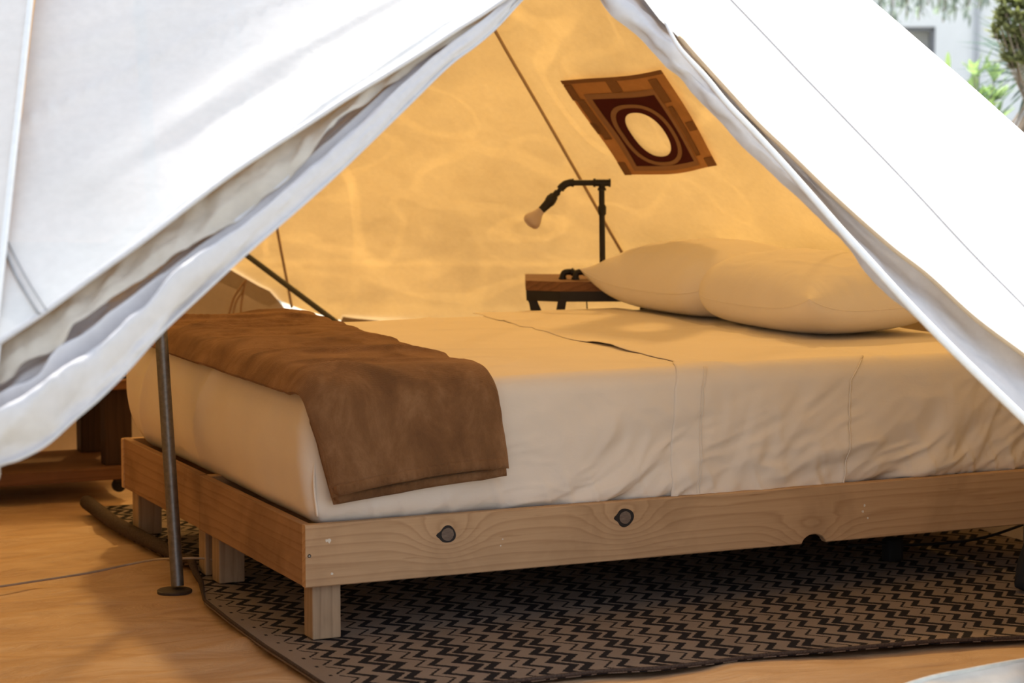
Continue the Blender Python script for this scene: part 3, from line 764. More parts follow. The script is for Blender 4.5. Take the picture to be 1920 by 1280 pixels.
# flat sheet turned down across the bed
def flat_sheet():
    rows, cols = 330, 70
    s = np.linspace(-0.06, s_of_z(0.262), rows)
    G = np.zeros((rows, cols, 3))
    for i, si in enumerate(s):
        u = si / s[-1]
        y0_, z0_, ny, nz = bed_path(max(si, 0), 0.0); y0_ += 0 if si >= 0 else -si
        xl = np.interp(si, [0, 0.3, 0.7, 1.1, 1.35, S_TOP, S_EDGE, s[-1]], [1.085, 1.045, 1.025, 1.015, 0.995, 0.965, 0.938, 0.925]) + 0.010 * float(fbm(si * 7, 0.5, 2.0, 3)) * (1 - float(sstep(S_TOP - .1, S_EDGE, si)))
        xr = np.interp(si, [0, S_TOP, S_EDGE, s[-1]], [1.56, 1.50, 1.43, 1.41])
        x = np.linspace(xl, xr, cols)
        p = np.stack([x, np.full(cols, y0_), np.full(cols, z0_)], 1); n = np.tile([0, ny, nz], (cols, 1))
        d = sheet_disp(p, n) + 0.0012 + 0.0020 * (1 - np.exp(-((x - xl) / 0.03) ** 2))
        hem = (x - xl < 0.075) * 0.0006
        lift = (0.007 * math.exp(-((si - 0.98) / 0.13) ** 2) + 0.002 * max(0, float(vnoise(si * 9, 3.3, 1.0)))) * np.exp(-((x - xl) / 0.045) ** 2)
        ruck = nz * (0.007 * ridge(si * 2.0 + x * 6, x * 3 - si * 1.2, 15.0) * np.exp(-((x - xl) / 0.2) ** 2) * (1 - np.exp(-((x - xl) / 0.045) ** 2)))
        d = d + hem + (lift + ruck) * max(nz, 0)
        G[i] = p + n * d[:, None]
    e = empty('flat_sheet', (1.2, 0.7, MZ1), 'white flat sheet turned down across the middle of the bed', 'bed sheet')
    o = grid_obj('sheet_cloth', G, 'white_sheet', e)
    up = np.array([0, -0.0016, 0.0016])
    i0 = int(np.searchsorted(s, S_TOP + 0.02))
    for c_ in (10, 11):
        MB().tube(G[i0:-2, c_] + up, 0.0011, 5).build('hem_stitching', 'white_sheet', e, True)
    MB().tube(G[i0:, -1] + up * 0.3, 0.0018, 6).build('sheet_edge', 'white_sheet', e, True)
    m = o.modifiers.new('thickness', 'SOLIDIFY'); m.thickness = 0.0012; m.offset = 1
flat_sheet()

# brown fleece throw folded over the foot
def throw_layer(name, o0, o1, ztail_l, ztail_r, xl_fn, xr_fn, parent, seed, flare=0.0, arch=0.0, top0=None, top1=None):
    rows, cols = 240, 90
    G = []; H = []
    v = np.linspace(0, 1, cols)
    edge = (1 - np.abs(2 * v - 1) ** 12) ** 0.5
    tail = s_of_z(np.interp(v, [0, 1], [ztail_l, ztail_r]) + arch * np.sin(v * PI) ** 0.7)
    for i, t in enumerate(np.linspace(0, 1, rows)):
        s = -0.0 + tail * t
        y, z, ny, nz = bed_path(s, 0)
        xl = xl_fn(s[0]); xr = xr_fn(s[-1]); x = xl + (xr - xl) * v
        tail_w = min(1.0, (1 - t) / 0.012, t / 0.012) ** 0.5 if 0 < t < 1 else 0.0
        topw = np.clip(nz, 0, 1); fr = np.clip(-ny, 0, 1)
        lw = (0.15 + 0.85 * sstep(0.0, 0.25, v)) * (1 - 0.55 * sstep(0.75, 1.0, v))
        wr = topw * lw * (0.007 * fbm(x * 3.5, s * 6, seed, 3) + 0.011 * ridge(x * 2.2 + s * .8, s * 6.0 - x * 2, seed + 4) + 0.006 * ridge(x * 3 + s * 2, s * 14 - x * 4, seed + 7))
        hang = fr * sstep(S_TOP, s_of_z(0.42), s)
        wr = wr + fr * (0.010 * ridge(x * 8 + s * 1.3, s * 1.4, seed + 9) + 0.006 * fbm(x * 10, s * 6, seed, 3)) + hang * (flare * np.sin(v * PI) ** 0.8 + 0.004)
        o0_, o1_ = (o0 + (top0 - o0) * topw, o1 + (top1 - o1) * topw) if top0 is not None else (o0 + 0 * topw, o1 + 0 * topw)
        mid_ = (o0_ + o1_) / 2; half = (o1_ - o0_) / 2 * edge * tail_w
        base = 0.010 * np.exp(-((s - S_EDGE) / 0.05) ** 2)
        droop = (0.034 * np.exp(-(v / 0.055) ** 2) * topw) if top0 is not None and top1 > 0.03 else 0.0
        off = mid_ + wr.clip(-0.004, None) + base - droop
        up = off + half; dn = np.maximum(off - half, o0 * 0.6 + fr * 0.008 - droop)
        dn = np.minimum(dn, up)
        G.append(np.stack([x, y + ny * up, z + nz * up], 1)); H.append(np.stack([x, y + ny * dn, z + nz * dn], 1))
    G, H = np.array(G), np.array(H)
    mb = MB(); mb.add(G, grid_faces(rows, cols)); mb.add(H, [f[::-1] for f in grid_faces(rows, cols)])
    # close the rims
    def rim(a, b):
        n = len(a); mb.add(np.vstack([a, b]), [(k, k + 1, n + k + 1, n + k) for k in range(n - 1)])
    rim(G[:, 0], H[:, 0]); rim(H[:, -1], G[:, -1]); rim(H[0], G[0]); rim(G[-1], H[-1])
    o = mb.build(name, 'brown_fleece', parent, True)
    return o, G
throw = empty('fleece_throw', (0.25, 0.4, MZ1), 'brown fleece throw folded over the foot of the bed', 'blanket')
xlf = lambda s: float(np.interp(s, [0, 0.5, 1.0, 1.3, S_TOP, S_EDGE, s_of_z(0.45), s_of_z(0.3)], [0.01, -0.014, -0.014, -0.012, -0.012, 0.000, 0.028, 0.066]))
xrf = lambda s: float(np.interp(s, [0, 0.3, 0.9, 1.2, S_TOP - .05, S_EDGE, s_of_z(0.45), s_of_z(0.3)], [0.55, 0.52, 0.47, 0.462, 0.455, 0.462, 0.478, 0.494]))
lo_o, LG = throw_layer('lower_fold', 0.005, 0.022, 0.314, 0.352, lambda s: xlf(s) + (0.05 if s < S_TOP else 0.05 * max(0, 1 - (s - S_TOP) / 0.1) + 0.004), lambda s: xrf(s) - (0.05 if s < S_TOP else 0.05 * max(0, 1 - (s - S_TOP) / 0.1) - 0.002), throw, 3.0, 0.0, 0.0, 0.010, 0.016)
up_o, UG = throw_layer('upper_fold', 0.022, 0.046, 0.332, 0.372, xlf, xrf, throw, 3.0, 0.022, 0.014, 0.004, 0.038)
def hem_roll(G, k, name, parent, hh, th):
    """ribbed, stitched hem: a flattened roll along the bottom of one fold"""
    n = G.shape[1]; jj = np.linspace(1, n - 2, 180); idx = np.arange(n)
    bot = np.stack([np.interp(jj, idx, G[-2][:, c]) for c in range(3)], 1); upv = np.stack([np.interp(jj, idx, G[k][:, c]) for c in range(3)], 1) - bot
    upv /= np.linalg.norm(upv, axis=1)[:, None]; nn = np.array([0.0, -1.0, 0.0])
    rib = 1 + 0.05 * np.sin(np.arange(180) * 1.1) + 0.10 * vnoise(np.arange(180) * 0.35, 0.0, 4.0)
    endt = np.minimum(1, np.minimum(np.arange(180) + 1, 180 - np.arange(180)) / 4.0) ** 0.5
    a = np.linspace(0, 2 * PI, 18, endpoint=False); cu = np.sign(np.sin(a)) * np.abs(np.sin(a)) ** 0.7; cn = np.sign(np.cos(a)) * np.abs(np.cos(a)) ** 0.7
    c0 = bot + upv * hh * 0.72
    P = c0[:, None] + upv[:, None] * (cu[None, :, None] * hh) * endt[:, None, None] + nn * (cn[None, :] * th * (rib * endt)[:, None])[..., None]
    o = grid_obj(name, P, 'brown_fleece', parent, True, True)
    return o
hem_roll(UG, 226, 'hem', throw, 0.0125, 0.0105); hem_roll(LG, 226, 'hem', throw, 0.0105, 0.0115)

# ------------------------------------------------------------------ pillows
def pillow(loc, sx, sy, h, rz, tilt, label, seed, pinch=0.12, bend=0.0, squash=0):
    n = 90; u = np.linspace(-1, 1, n); U, W = np.meshgrid(u, u)
    U = np.sin(U * PI / 2); W = np.sin(W * PI / 2)
    prof = ((1 - np.abs(U) ** 2.6) * (1 - np.abs(W) ** 3.2)).clip(0) ** 0.52
    # sides draw in between the corners
    px = U * sx / 2 * (1 - pinch * (1 - W ** 2) * np.abs(U) ** 3 * 0.6)
    py = W * sy / 2 * (1 - pinch * (1 - U ** 2) * np.abs(W) ** 3 * 0.5)
    if squash: px = px * (1 - 0.30 * sstep(0.45, 1.0, W * squash))
    fold = 0.004 * ridge(U * 2.5 + W * 1.2, W * 4 - U * 1.5, seed) * prof + 0.004 * fbm(U * 2, W * 2, seed, 3) * prof + 0.005 * ridge(U * 7, W * 2.0, seed + 3) * sstep(.5, .95, np.abs(W)) * prof
    lift = 0.045 * np.abs(U * W) ** 3
    top = np.stack([px, py, h * 0.62 * prof + fold + lift + bend * U], -1)
    bot = np.stack([px, py, -h * 0.38 * prof.clip(0, 1) ** 0.8 + lift + bend * U], -1)
    bot[..., 2] = np.maximum(bot[..., 2], -h * 0.36)
    mb = MB(); mb.add(top, grid_faces(n, n)); mb.add(bot, [f[::-1] for f in grid_faces(n, n)])
    c, s = math.cos(rz), math.sin(rz); ct, st = math.cos(tilt), math.sin(tilt)
    M = np.eye(4); M[:3, :3] = np.array([[c, -s, 0], [s, c, 0], [0, 0, 1]]) @ np.array([[ct, 0, st], [0, 1, 0], [-st, 0, ct]])
    M[:3, 3] = loc
    e = empty('pillow', (loc[0], loc[1], MZ1), label, 'pillow', 'pillows at the head of the bed')
    o = mb.xform(M).build('pillowcase', 'pillow_cotton', e, True)
    ring = np.concatenate([top[0, :], top[:, -1], top[-1, ::-1], top[::-1, 0]]) @ M[:3, :3].T + M[:3, 3]
    MB().tube(ring[::2], 0.0018, 6).build('edge_seam', 'pillow_cotton', e, True)
pillow((1.77, 0.765, MZ1 + 0.081), 0.50, 0.76, 0.212, 0.02, -0.03, 'plump white pillow nearer the door, its end facing out', 5.0, squash=1)
pillow((1.735, 1.285, MZ1 + 0.086), 0.48, 0.72, 0.212, 0.06, -0.05, 'white pillow on the far side of the bed beside the lamp', 11.0, squash=-1)

# ------------------------------------------------------------------ bedside table with pipe lamp
tb = empty('bedside_table', (1.62, 1.85, 0), 'dark wooden bedside table on a black metal frame', 'table')
P0 = onz(982, 526, 0.657)[:2]; P1 = onz(1050, 528, 0.655)[:2]
dirR = np.array(RIGHT[:2]); dirF = np.array([math.sin(YAW), math.cos(YAW)])
q0 = P1 + dirF * 0.0; A = q0 - dirR * 0.105 + dirF * 0.045; Bp = q0; Cp = q0 + dirR * 0.30 + dirF * 0.012; D = Cp + dirF * 0.30; E_ = A + dirF * 0.28
poly = [A, Bp, Cp, D, E_]
def prism(poly, z0, z1):
    n = len(poly); v = [(*p, z0) for p in poly] + [(*p, z1) for p in poly]
    return v, [tuple(range(n))[::-1], tuple(range(n, 2 * n))] + [(k, (k + 1) % n, n + (k + 1) % n, n + k) for k in range(n)]
TZ = 0.655
mb = MB(); mb.add(*prism(poly, TZ - 0.030, TZ)); mb.build('table_top', 'dark_board', tb)
cen = np.mean(poly, axis=0); pin = [cen + (p - cen) * 0.985 for p in poly]
mb = MB(); mb.add(*prism(pin, TZ - 0.062, TZ - 0.0305)); mb.build('frame_rail', 'black_paint', tb)
def bar(p, q, w, name, mat, parent):
    p, q = np.array(p, float), np.array(q, float); t = (q - p) / np.linalg.norm(q - p)
    s = np.array([RIGHT[0], RIGHT[1], 0]); s = s - t * (s @ t); s /= np.linalg.norm(s); n = np.cross(t, s)
    v = [p + s * a * w / 2 + n * b * w / 2 for a, b in ((-1, -1), (1, -1), (1, 1), (-1, 1))] + [q + s * a * w / 2 + n * b * w / 2 for a, b in ((-1, -1), (1, -1), (1, 1), (-1, 1))]
    return mesh_obj(name, v, [(3, 2, 1, 0), (4, 5, 6, 7)] + [(k, (k + 1) % 4, 4 + (k + 1) % 4, 4 + k) for k in range(4)], mat, parent)
def P3(p, z): return np.array([p[0], p[1], z])
ins = lambda p, k=0.9: cen + (p - cen) * k
bar(P3(ins(A), TZ - 0.055), P3(ins(A) + dirR * 0.26, 0.0), 0.026, 'leg', 'black_paint', tb)
bar(P3(ins(Bp), TZ - 0.055), P3(ins(Bp) - dirR * 0.10, 0.0), 0.026, 'leg', 'black_paint', tb)
bar(P3(ins(Cp), TZ - 0.055), P3(ins(Cp) - dirR * 0.05, 0.0), 0.026, 'leg', 'black_paint', tb)
bar(P3(ins(D), TZ - 0.055), P3(ins(D) - dirR * 0.05, 0.0), 0.026, 'leg', 'black_paint', tb)
bar(P3(ins(E_), TZ - 0.055), P3(ins(E_) + dirR * 0.12, 0.0), 0.026, 'leg', 'black_paint', tb)

# lamp, built in a plane facing the door; s = metres to the right, z = height
lz = TZ
b0 = q0 + dirR * 0.125 + dirF * 0.10
KPX = None
lt = float((np.array([*b0, lz]) - CAM) @ FWD)
def LP(x, y, dd=0.0):
    return CAM + ray(x, y) * (lt + dd)
lamp = empty('pipe_lamp', (b0[0], b0[1], lz), 'black iron pipe lamp with a bare frosted bulb', 'lamp')
def pipe(name, pts, r, parent=lamp, mat='black_iron', seg=14, n=None):
    c = crom(np.array(pts), n) if n else np.array(pts, float)
    return smooth_by_angle(MB().tube(c, r, seg).build(name, mat, parent))
px2m = lt / FPX
post = pipe('post', [LP(1130, 515), LP(1128, 352)], 5.6 * px2m)
pipe('coupling', [LP(1129, 404), LP(1129, 401), LP(1129, 388), LP(1129, 384)], [5.6 * px2m, 7.6 * px2m, 8.0 * px2m, 6.0 * px2m], post)
pipe('arm', [LP(1070, 342.5), LP(1144, 342.5)], 5.6 * px2m)
tee = pipe('tee_fitting', [LP(1112, 342.5), LP(1114, 342.5), LP(1116.5, 342.5), LP(1117, 342.5), LP(1141, 342.5), LP(1141.5, 342.5), LP(1145, 342.5)], np.array([7.6, 8.4, 8.4, 6.8, 6.8, 8.0, 8.0]) * px2m)
pipe('tee_collar', [LP(1128.5, 344), LP(1128.5, 352), LP(1128.5, 353), LP(1128.5, 357)], np.array([6.4, 6.4, 8.2, 8.2]) * px2m, tee)
pipe('elbow', [LP(1076, 342.5), LP(1074, 342.5), LP(1068, 342.5), LP(1060, 345), LP(1054, 350), LP(1050, 355)], np.array([8.0, 8.0, 7.0, 7.2, 7.4, 7.4]) * px2m)
pipe('swivel', [LP(1053, 351), LP(1051, 354), LP(1050, 355), LP(1047, 359), LP(1046, 360), LP(1042, 364), LP(1039, 368)], np.array([7.6, 7.6, 4.4, 4.4, 6.6, 6.4, 4.5]) * px2m)
soc = pipe('socket', [LP(1042, 363), LP(1039, 367), LP(1034, 373), LP(1030, 379), LP(1028, 381), LP(1015, 394)], np.array([4.5, 8.6, 10.4, 10.2, 9.0, 7.4]) * px2m)
bt = np.linspace(0, 1, 22); bl = np.array([LP(1017, 391.5) + (LP(990, 423) - LP(1017, 391.5)) * t for t in bt])
br = np.interp(bt, [0, .1, .25, .4, .55, .68, .8, .9, .97, 1], [6.8, 7.4, 8.8, 12.2, 15.6, 17.4, 17.2, 14.6, 9.5, 1.0]) * px2m
bulb = MB().tube(bl, br, 20).build('bulb', 'bulb_frost', lamp, True)
# foot: elbows standing on the table
for dx, dd in ((0, 0.0), (24, -0.02)):
    ft = pipe('foot', [LP(1055 + dx, 525, dd), LP(1055 + dx, 519, dd), LP(1058 + dx, 511.5, dd), LP(1066 + dx, 509.5, dd), LP(1076 + dx, 510, dd + .01)], 6.0 * px2m, n=16)
    pipe('foot_ring', [LP(1055 + dx, 525.4, dd), LP(1055 + dx, 520, dd)], 7.6 * px2m, ft)
    pipe('foot_ring', [LP(1071 + dx, 509.5, dd), LP(1075 + dx, 509.8, dd)], 7.6 * px2m, ft)
pipe('base_pipe', [LP(1066, 509.8), LP(1130, 512)], 4.6 * px2m)
crd = crom(np.array([LP(1096, 524), LP(1097, 540), LP(1100, 564), LP(1102, 590), LP(1106, 640)]) + np.array([*dirF, 0]) * 0.02, 20)
tag(MB().tube(crd, 0.0022, 6).build('lamp_cord', 'black_rubber', lamp, True))

# ------------------------------------------------------------------ wall hanging sewn to the roof
wh = empty('wall_hanging', tuple(np.round(cone_pt(20, 1.1), 3)), 'patchwork cloth hanging with a maroon field and an open oval', 'wall hanging')
cor = [cone_hit(*p, back=True)[:2] for p in ((1055, 147), (1245, 127), (1352, 308), (1177, 323))]
def HP(u, v, off):
    """u right, v down across the hanging, off = metres proud of the roof's inner face"""
    u = np.asarray(u, float); v = np.asarray(v, float)
    th = (1 - v) * ((1 - u) * cor[0][0] + u * cor[1][0]) + v * ((1 - u) * cor[3][0] + u * cor[2][0])
    z = (1 - v) * ((1 - u) * cor[0][1] + u * cor[1][1]) + v * ((1 - u) * cor[3][1] + u * cor[2][1])
    z = z + 0.003 * np.sin(u * 7 + v * 1.0) * (0.5 + v) - 0.012 * u * (1 - u) * 4 * (0.3)
    th = th + 0.12 * np.sin(v * 6 + u * 2)
    return cone_pt(th, z, np.minimum(wrinkle(th, z), 0) - off)
def patch(name, u0, u1, v0, v1, mat, off, parent=wh, n=14):
    U, W = np.meshgrid(np.linspace(u0, u1, n), np.linspace(v0, v1, n))
    o = grid_obj(name, HP(U, W, off), mat, parent); m = o.modifiers.new('thickness', 'SOLIDIFY'); m.thickness = 0.001
    return o
def ringp(outer, inner, name, mat, off, parent=wh):
    k = len(outer); v = np.vstack([HP(outer[:, 0], outer[:, 1], off), HP((outer[:, 0] + inner[:, 0]) / 2, (outer[:, 1] + inner[:, 1]) / 2, off), HP(inner[:, 0], inner[:, 1], off)])
    return mesh_obj(name, v, grid_faces(3, k, True), mat, parent, True)
def rect_loop(u0, u1, v0, v1, n):
    a = np.linspace(0, 2 * PI, n, endpoint=False) - 3 * PI / 4; c, s = np.cos(a), np.sin(a); m = np.maximum(np.abs(c), np.abs(s))
    return np.stack([(u0 + u1) / 2 + (u1 - u0) / 2 * c / m, (v0 + v1) / 2 + (v1 - v0) / 2 * s / m], 1)
def oval(cu, cv, ru, rv, n, p=2.3, k=0.0):
    a = np.linspace(0, 2 * PI, n, endpoint=False) - 3 * PI / 4; c, s = np.cos(a), np.sin(a)
    return np.stack([cu + ru * np.sign(c) * np.abs(c) ** (2 / p) + k * s, cv + rv * np.sign(s) * np.abs(s) ** (2 / p)], 1)
NR = 120
ringp(rect_loop(0, 1, 0, 1, NR), rect_loop(0.15, 0.80, 0.175, 0.94, NR), 'border', 'rust_cotton', 0.010)
ringp(rect_loop(0.125, 0.815, 0.15, 0.955, NR), rect_loop(0.175, 0.775, 0.205, 0.905, NR), 'inner_binding', 'taupe_cotton', 0.0125)
ringp(rect_loop(0.165, 0.785, 0.195, 0.915, NR), oval(0.47, 0.585, 0.165, 0.225, NR), 'field', 'maroon_cotton', 0.0115)
ringp(oval(0.47, 0.585, 0.272, 0.315, NR, 2.5), oval(0.47, 0.585, 0.232, 0.28, NR, 2.5), 'oval_ring', 'taupe_cotton', 0.0135)
for (a, b, c, d) in ((0.0, 0.07, 0.04, 0.20), (0.40, 0.50, 0.005, 0.145), (0.81, 0.90, 0.06, 0.30), (0.905, 0.995, 0.52, 0.61), (0.90, 1.0, 0.90, 0.995), (0.005, 0.075, 0.86, 0.995), (0.03, 0.10, 0.20, 0.62), (0.005, 0.06, 0.44, 0.56), (0.83, 0.88, 0.34, 0.86)):
    patch('patch', a, b, c, d, 'umber_cotton', 0.0122)
patch('top_hem', 0.0, 1.0, -0.008, 0.03, 'umber_cotton', 0.0128, n=24)

# ------------------------------------------------------------------ poles
ptop = cone_pt(-60, 2.93) * 0 + np.array([TC[0] - 0.03, TC[1], 2.93])
pb = onz(333, 1098)
pole = empty('tent_pole', (pb[0], pb[1], 0), 'grey steel tent pole standing at the foot of the bed', 'pole')
ax = depth(303, 640, float((pb - CAM) @ FWD) + 0.02) - pb; ax = ax / np.linalg.norm(ax)
tpt = pb + ax * (2.93 / ax[2])
smooth_by_angle(MB().tube(np.array([pb + ax * 0.0, pb + ax * 0.9, tpt]), 0.0162, 24).build('shaft', 'pole_steel', pole))
a = np.linspace(0, 2 * PI, 36, endpoint=False); bc = np.array([pb[0] - 0.008, pb[1], 0]); fz = float(floor_z(np.array(pb[0]), np.array(pb[1])))
pv = np.vstack([np.stack([bc[0] + r * np.cos(a), bc[1] + r * np.sin(a), np.full(36, z)], 1) for r, z in ((0.043, fz - 0.006), (0.044, fz + 0.005), (0.041, fz + 0.007), (0.021, fz + 0.009))])
mesh_obj('base_plate', pv, grid_faces(4, 36, True) + [tuple(range(108, 144))], 'plate_steel', pole)
d0, d1 = ony(640, 611, 2.35), ony(465, 480, 2.72); dv = (d0 - d1) / np.linalg.norm(d0 - d1)
dfl = d0 + dv * 0.16
d_top = d1.copy()
while math.hypot(d_top[0] - TC[0], d_top[1] - TC[1]) < 2.5 * (TC[2] - d_top[2]) / 2.4 - 0.035 and d_top[2] < 1.6: d_top = d_top - dv * 0.01

leanp = empty('leaning_pole', tuple(np.round([dfl[0], dfl[1], 0], 3)), 'thin dark pole slanting behind the bed against the canvas', 'pole')
smooth_by_angle(MB().tube(np.array([d0 + dv * ((d0[2] - 0.0) / -dv[2]), d_top]), 0.0095, 16).build('shaft', 'brace_steel', leanp))
en = d_top; MB().tube(np.array([en, en - dv * 0.012]), 0.010, 16).build('end_cap', 'black_rubber', leanp)

# tie cords hanging on the wall behind the bed
def wall_pt(px, py, inset=0.06):
    d = ray(px, py); best = None
    for t in np.linspace(6.5, 9.5, 600):
        p = CAM + d * t; r = math.hypot(p[0] - TC[0], p[1] - TC[1])
        if r > 2.43 - inset: return p
    return CAM + d * 8.5
tc = empty('tie_cord', tuple(np.round(wall_pt(450, 540), 3)), 'pair of tan tie cords hanging on the brown tent wall', 'cord')
for pts in ([(462, 524), (450, 540), (438, 560), (429, 590)], [(462, 524), (456, 545), (443, 565), (437, 590)], [(460, 528), (455, 555), (452, 575), (452, 592)]):
    MB().tube(crom(np.array([wall_pt(*p) for p in pts]), 20), 0.0035, 6).build('strand', 'tie_cord', tc, True)

# ------------------------------------------------------------------ low cart on castors at the back left
cart = empty('low_cart', (-0.2, 2.5, 0), 'low dark wooden cart on castors behind the bed foot', 'cart')
CX0, CX1, CY0, CY1 = -0.85, 0.215, 2.20, 2.62
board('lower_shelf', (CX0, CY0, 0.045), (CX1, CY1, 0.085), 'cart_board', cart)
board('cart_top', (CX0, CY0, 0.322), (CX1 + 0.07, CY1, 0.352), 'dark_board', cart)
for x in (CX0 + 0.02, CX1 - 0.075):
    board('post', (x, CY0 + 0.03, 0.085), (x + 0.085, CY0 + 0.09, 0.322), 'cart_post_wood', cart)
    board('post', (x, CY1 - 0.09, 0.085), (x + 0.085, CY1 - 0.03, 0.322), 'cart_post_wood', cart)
    for y in (CY0 + 0.05, CY1 - 0.05):
        w = MB(); aa = np.array([(x + 0.045 + 0.0, y - 0.011, 0.019), (x + 0.045, y - 0.009, 0.019), (x + 0.045, y + 0.009, 0.019), (x + 0.045, y + 0.011, 0.019)])
        ca = smooth_by_angle(w.tube(aa, [0.016, 0.0205, 0.0205, 0.016], 20).build('castor', 'black_rubber', cart))
        MB().box((x + 0.03, y - 0.014, 0.032), (x + 0.06, y + 0.014, 0.0455), 0.002).build('castor_bracket', 'black_paint', ca.parent)
# wire basket on the cart
wb = empty('wire_basket', (0.12, 2.3, 0.352), 'black wire basket standing on the low cart', 'basket')
bx0, bx1, by0, by1 = 0.02, 0.24, 2.24, 2.42
MB().tube(np.array([(bx0, by0, .356), (bx1, by0, .356), (bx1, by1, .356), (bx0, by1, .356), (bx0, by0, .356)]), 0.0035, 6).build('bottom_ring', 'black_iron', wb)
MB().tube(np.array([(bx0, by0, .43), (bx1, by0, .43), (bx1, by1, .43), (bx0, by1, .43), (bx0, by0, .43)]), 0.004, 6).build('rim', 'black_iron', wb)
for k in range(11):
    x = bx0 + (bx1 - bx0) * k / 10
    for y in (by0, by1): MB().tube(np.array([(x, y, .354), (x, y, .43)]), 0.002, 6).build('wire', 'black_iron', wb)

# ------------------------------------------------------------------ cords, adapter and bag on the floor
cp = [(-900, 1190), (-600, 1150), (-300, 1130), (-60, 1106), (0, 1099), (60, 1090), (120, 1081), (180, 1071), (240, 1058), (290, 1049), (330, 1047), (375, 1046), (410, 1050)]
cpts = np.array([onz(x, y, 0.012) for x, y in cp])
cpts[-4:, 2] = [0.022, 0.03, 0.028, 0.022]
cpts[-4:] = [onz(x, y, z) for (x, y), z in zip(cp[-4:], (0.03, 0.045, 0.05, 0.045))]
tag(MB().tube(crom(cpts, 80), 0.0032, 8).build('grey_cable', 'cord_grey', None, True), 'thin grey cable running across the tan groundsheet to the bed', 'cable')
kp_ = [(1590, 1024), (1660, 1019), (1720, 1021), (1790, 1016), (1850, 1006), (1905, 988), (1950, 970)]
tag(MB().tube(crom(np.array([ony(x, y, 0.25 + 0.002 * i) for i, (x, y) in enumerate(kp_)]), 60), 0.004, 8).build('black_cable', 'black_rubber', None, True), 'black cable looping under the head end of the bed', 'cable')
ad = empty('power_adapter', (1.62, 0.25, 0.008), 'small black power adapter under the bed on the rug', 'adapter')
ap = ony(1672, 1024, 0.27)
MB().box((ap[0] - 0.028, 0.24, 0.0085), (ap[0] + 0.02, 0.28, 0.07), 0.008).build('body', 'black_rubber', ad)
ad.location = (ap[0], 0.265, 0.0085); ad.children[0].location = -ad.location
bag0 = onz(1930, 1108, 0.008)
bag = empty('cloth_bag', (bag0[0] + 0.03, bag0[1], 0.008), 'slumped black cloth bag by the head-end leg of the bed', 'bag')
rows = []
for t in np.linspace(0, 1, 26):
    z = 0.009 + 0.24 * t; w = np.interp(t, [0, .03, .1, .3, .55, 1], [0.05, 0.070, 0.075, 0.068, 0.054, 0.030]); dp = w * 0.7
    a = np.linspace(0, 2 * PI, 40, endpoint=False)
    rip = 1 + 0.05 * np.sin(5 * a + 6 * t) + 0.03 * np.sin(9 * a - 4 * t)
    rows.append(np.stack([bag0[0] + 0.038 + 0.02 * t + w * np.cos(a) * rip, bag0[1] + 0.0 + dp * np.sin(a) * rip, np.full(40, z)], 1))
bo = MB().add(np.array(rows), grid_faces(26, 40, True) + [tuple(range(40))[::-1], tuple(range(25 * 40, 26 * 40))]).build('bag_body', 'black_cloth', bag, True)
hc = np.array([bag0[0] + 0.065, bag0[1], 0.245])
MB().tube(np.array([hc + np.array([0.03 * math.cos(t), 0, 0.06 * math.sin(t)]) for t in np.linspace(0, PI, 16)]), 0.004, 8).build('bag_handle', 'black_cloth', bag, True)

# ------------------------------------------------------------------ garden behind: pale rendered building with planting
BD = 17.5
def BP(x, y, d=BD): return CAM + ray(x, y) * d
bn = np.array([math.sin(YAW + 0.1), math.cos(YAW + 0.1), 0]); br_ = np.array([bn[1], -bn[0], 0])
bo_ = BP(1780, 120); bo_[2] = 0
house = empty('garden_building', tuple(bo_), 'pale blue-grey rendered building with a recessed door behind the tent', 'building')
def bl_(s, h, dpt): return bo_ + br_ * s + bn * dpt + np.array([0, 0, h])
def bpx(x, y):
    d = ray(x, y); t = ((bo_ - CAM) @ bn) / (d @ bn); p = CAM + d * t; return (p - bo_) @ br_, p[2]
def hbox(s0, s1, h0, h1, d0_, d1_, name, mat, parent=house, bev=0):
    v = [bl_(s, h, d) for d in (d0_, d1_) for h in (h0, h1) for s in (s0, s1)]
    return mesh_obj(name, v, [(0, 1, 3, 2), (4, 6, 7, 5), (0, 4, 5, 1), (2, 3, 7, 6), (0, 2, 6, 4), (1, 5, 7, 3)], mat, parent)
ds1, dz1 = bpx(1754, 50); ds0 = ds1 - 0.95
hbox(-9.0, ds0, 0, 2.7, 0, 0.4, 'wall_section', 'render_wall'); hbox(ds1, 9.0, 0, 2.7, 0, 0.4, 'wall_section', 'render_wall')
hbox(ds0, ds1, dz1, 2.7, 0, 0.4, 'lintel_section', 'render_wall')
hbox(ds0, ds1, 0, dz1, 0.22, 0.28, 'door_leaf', 'door_grey')
hbox(ds1 - 0.03, ds1, 0, dz1, 0.02, 0.22, 'door_frame', 'frame_grey'); hbox(ds0, ds0 + 0.03, 0, dz1, 0.02, 0.22, 'door_frame', 'frame_grey'); hbox(ds0, ds1, dz1 - 0.03, dz1, 0.02, 0.22, 'door_frame', 'frame_grey')
ps, _ = bpx(1830, 80)
pc = np.array([bl_(ps, h, -0.035) for h in np.linspace(0, 2.65, 6)])
MB().tube(pc, 0.019, 10).build('drain_pipe', 'pipe_grey', house, True)

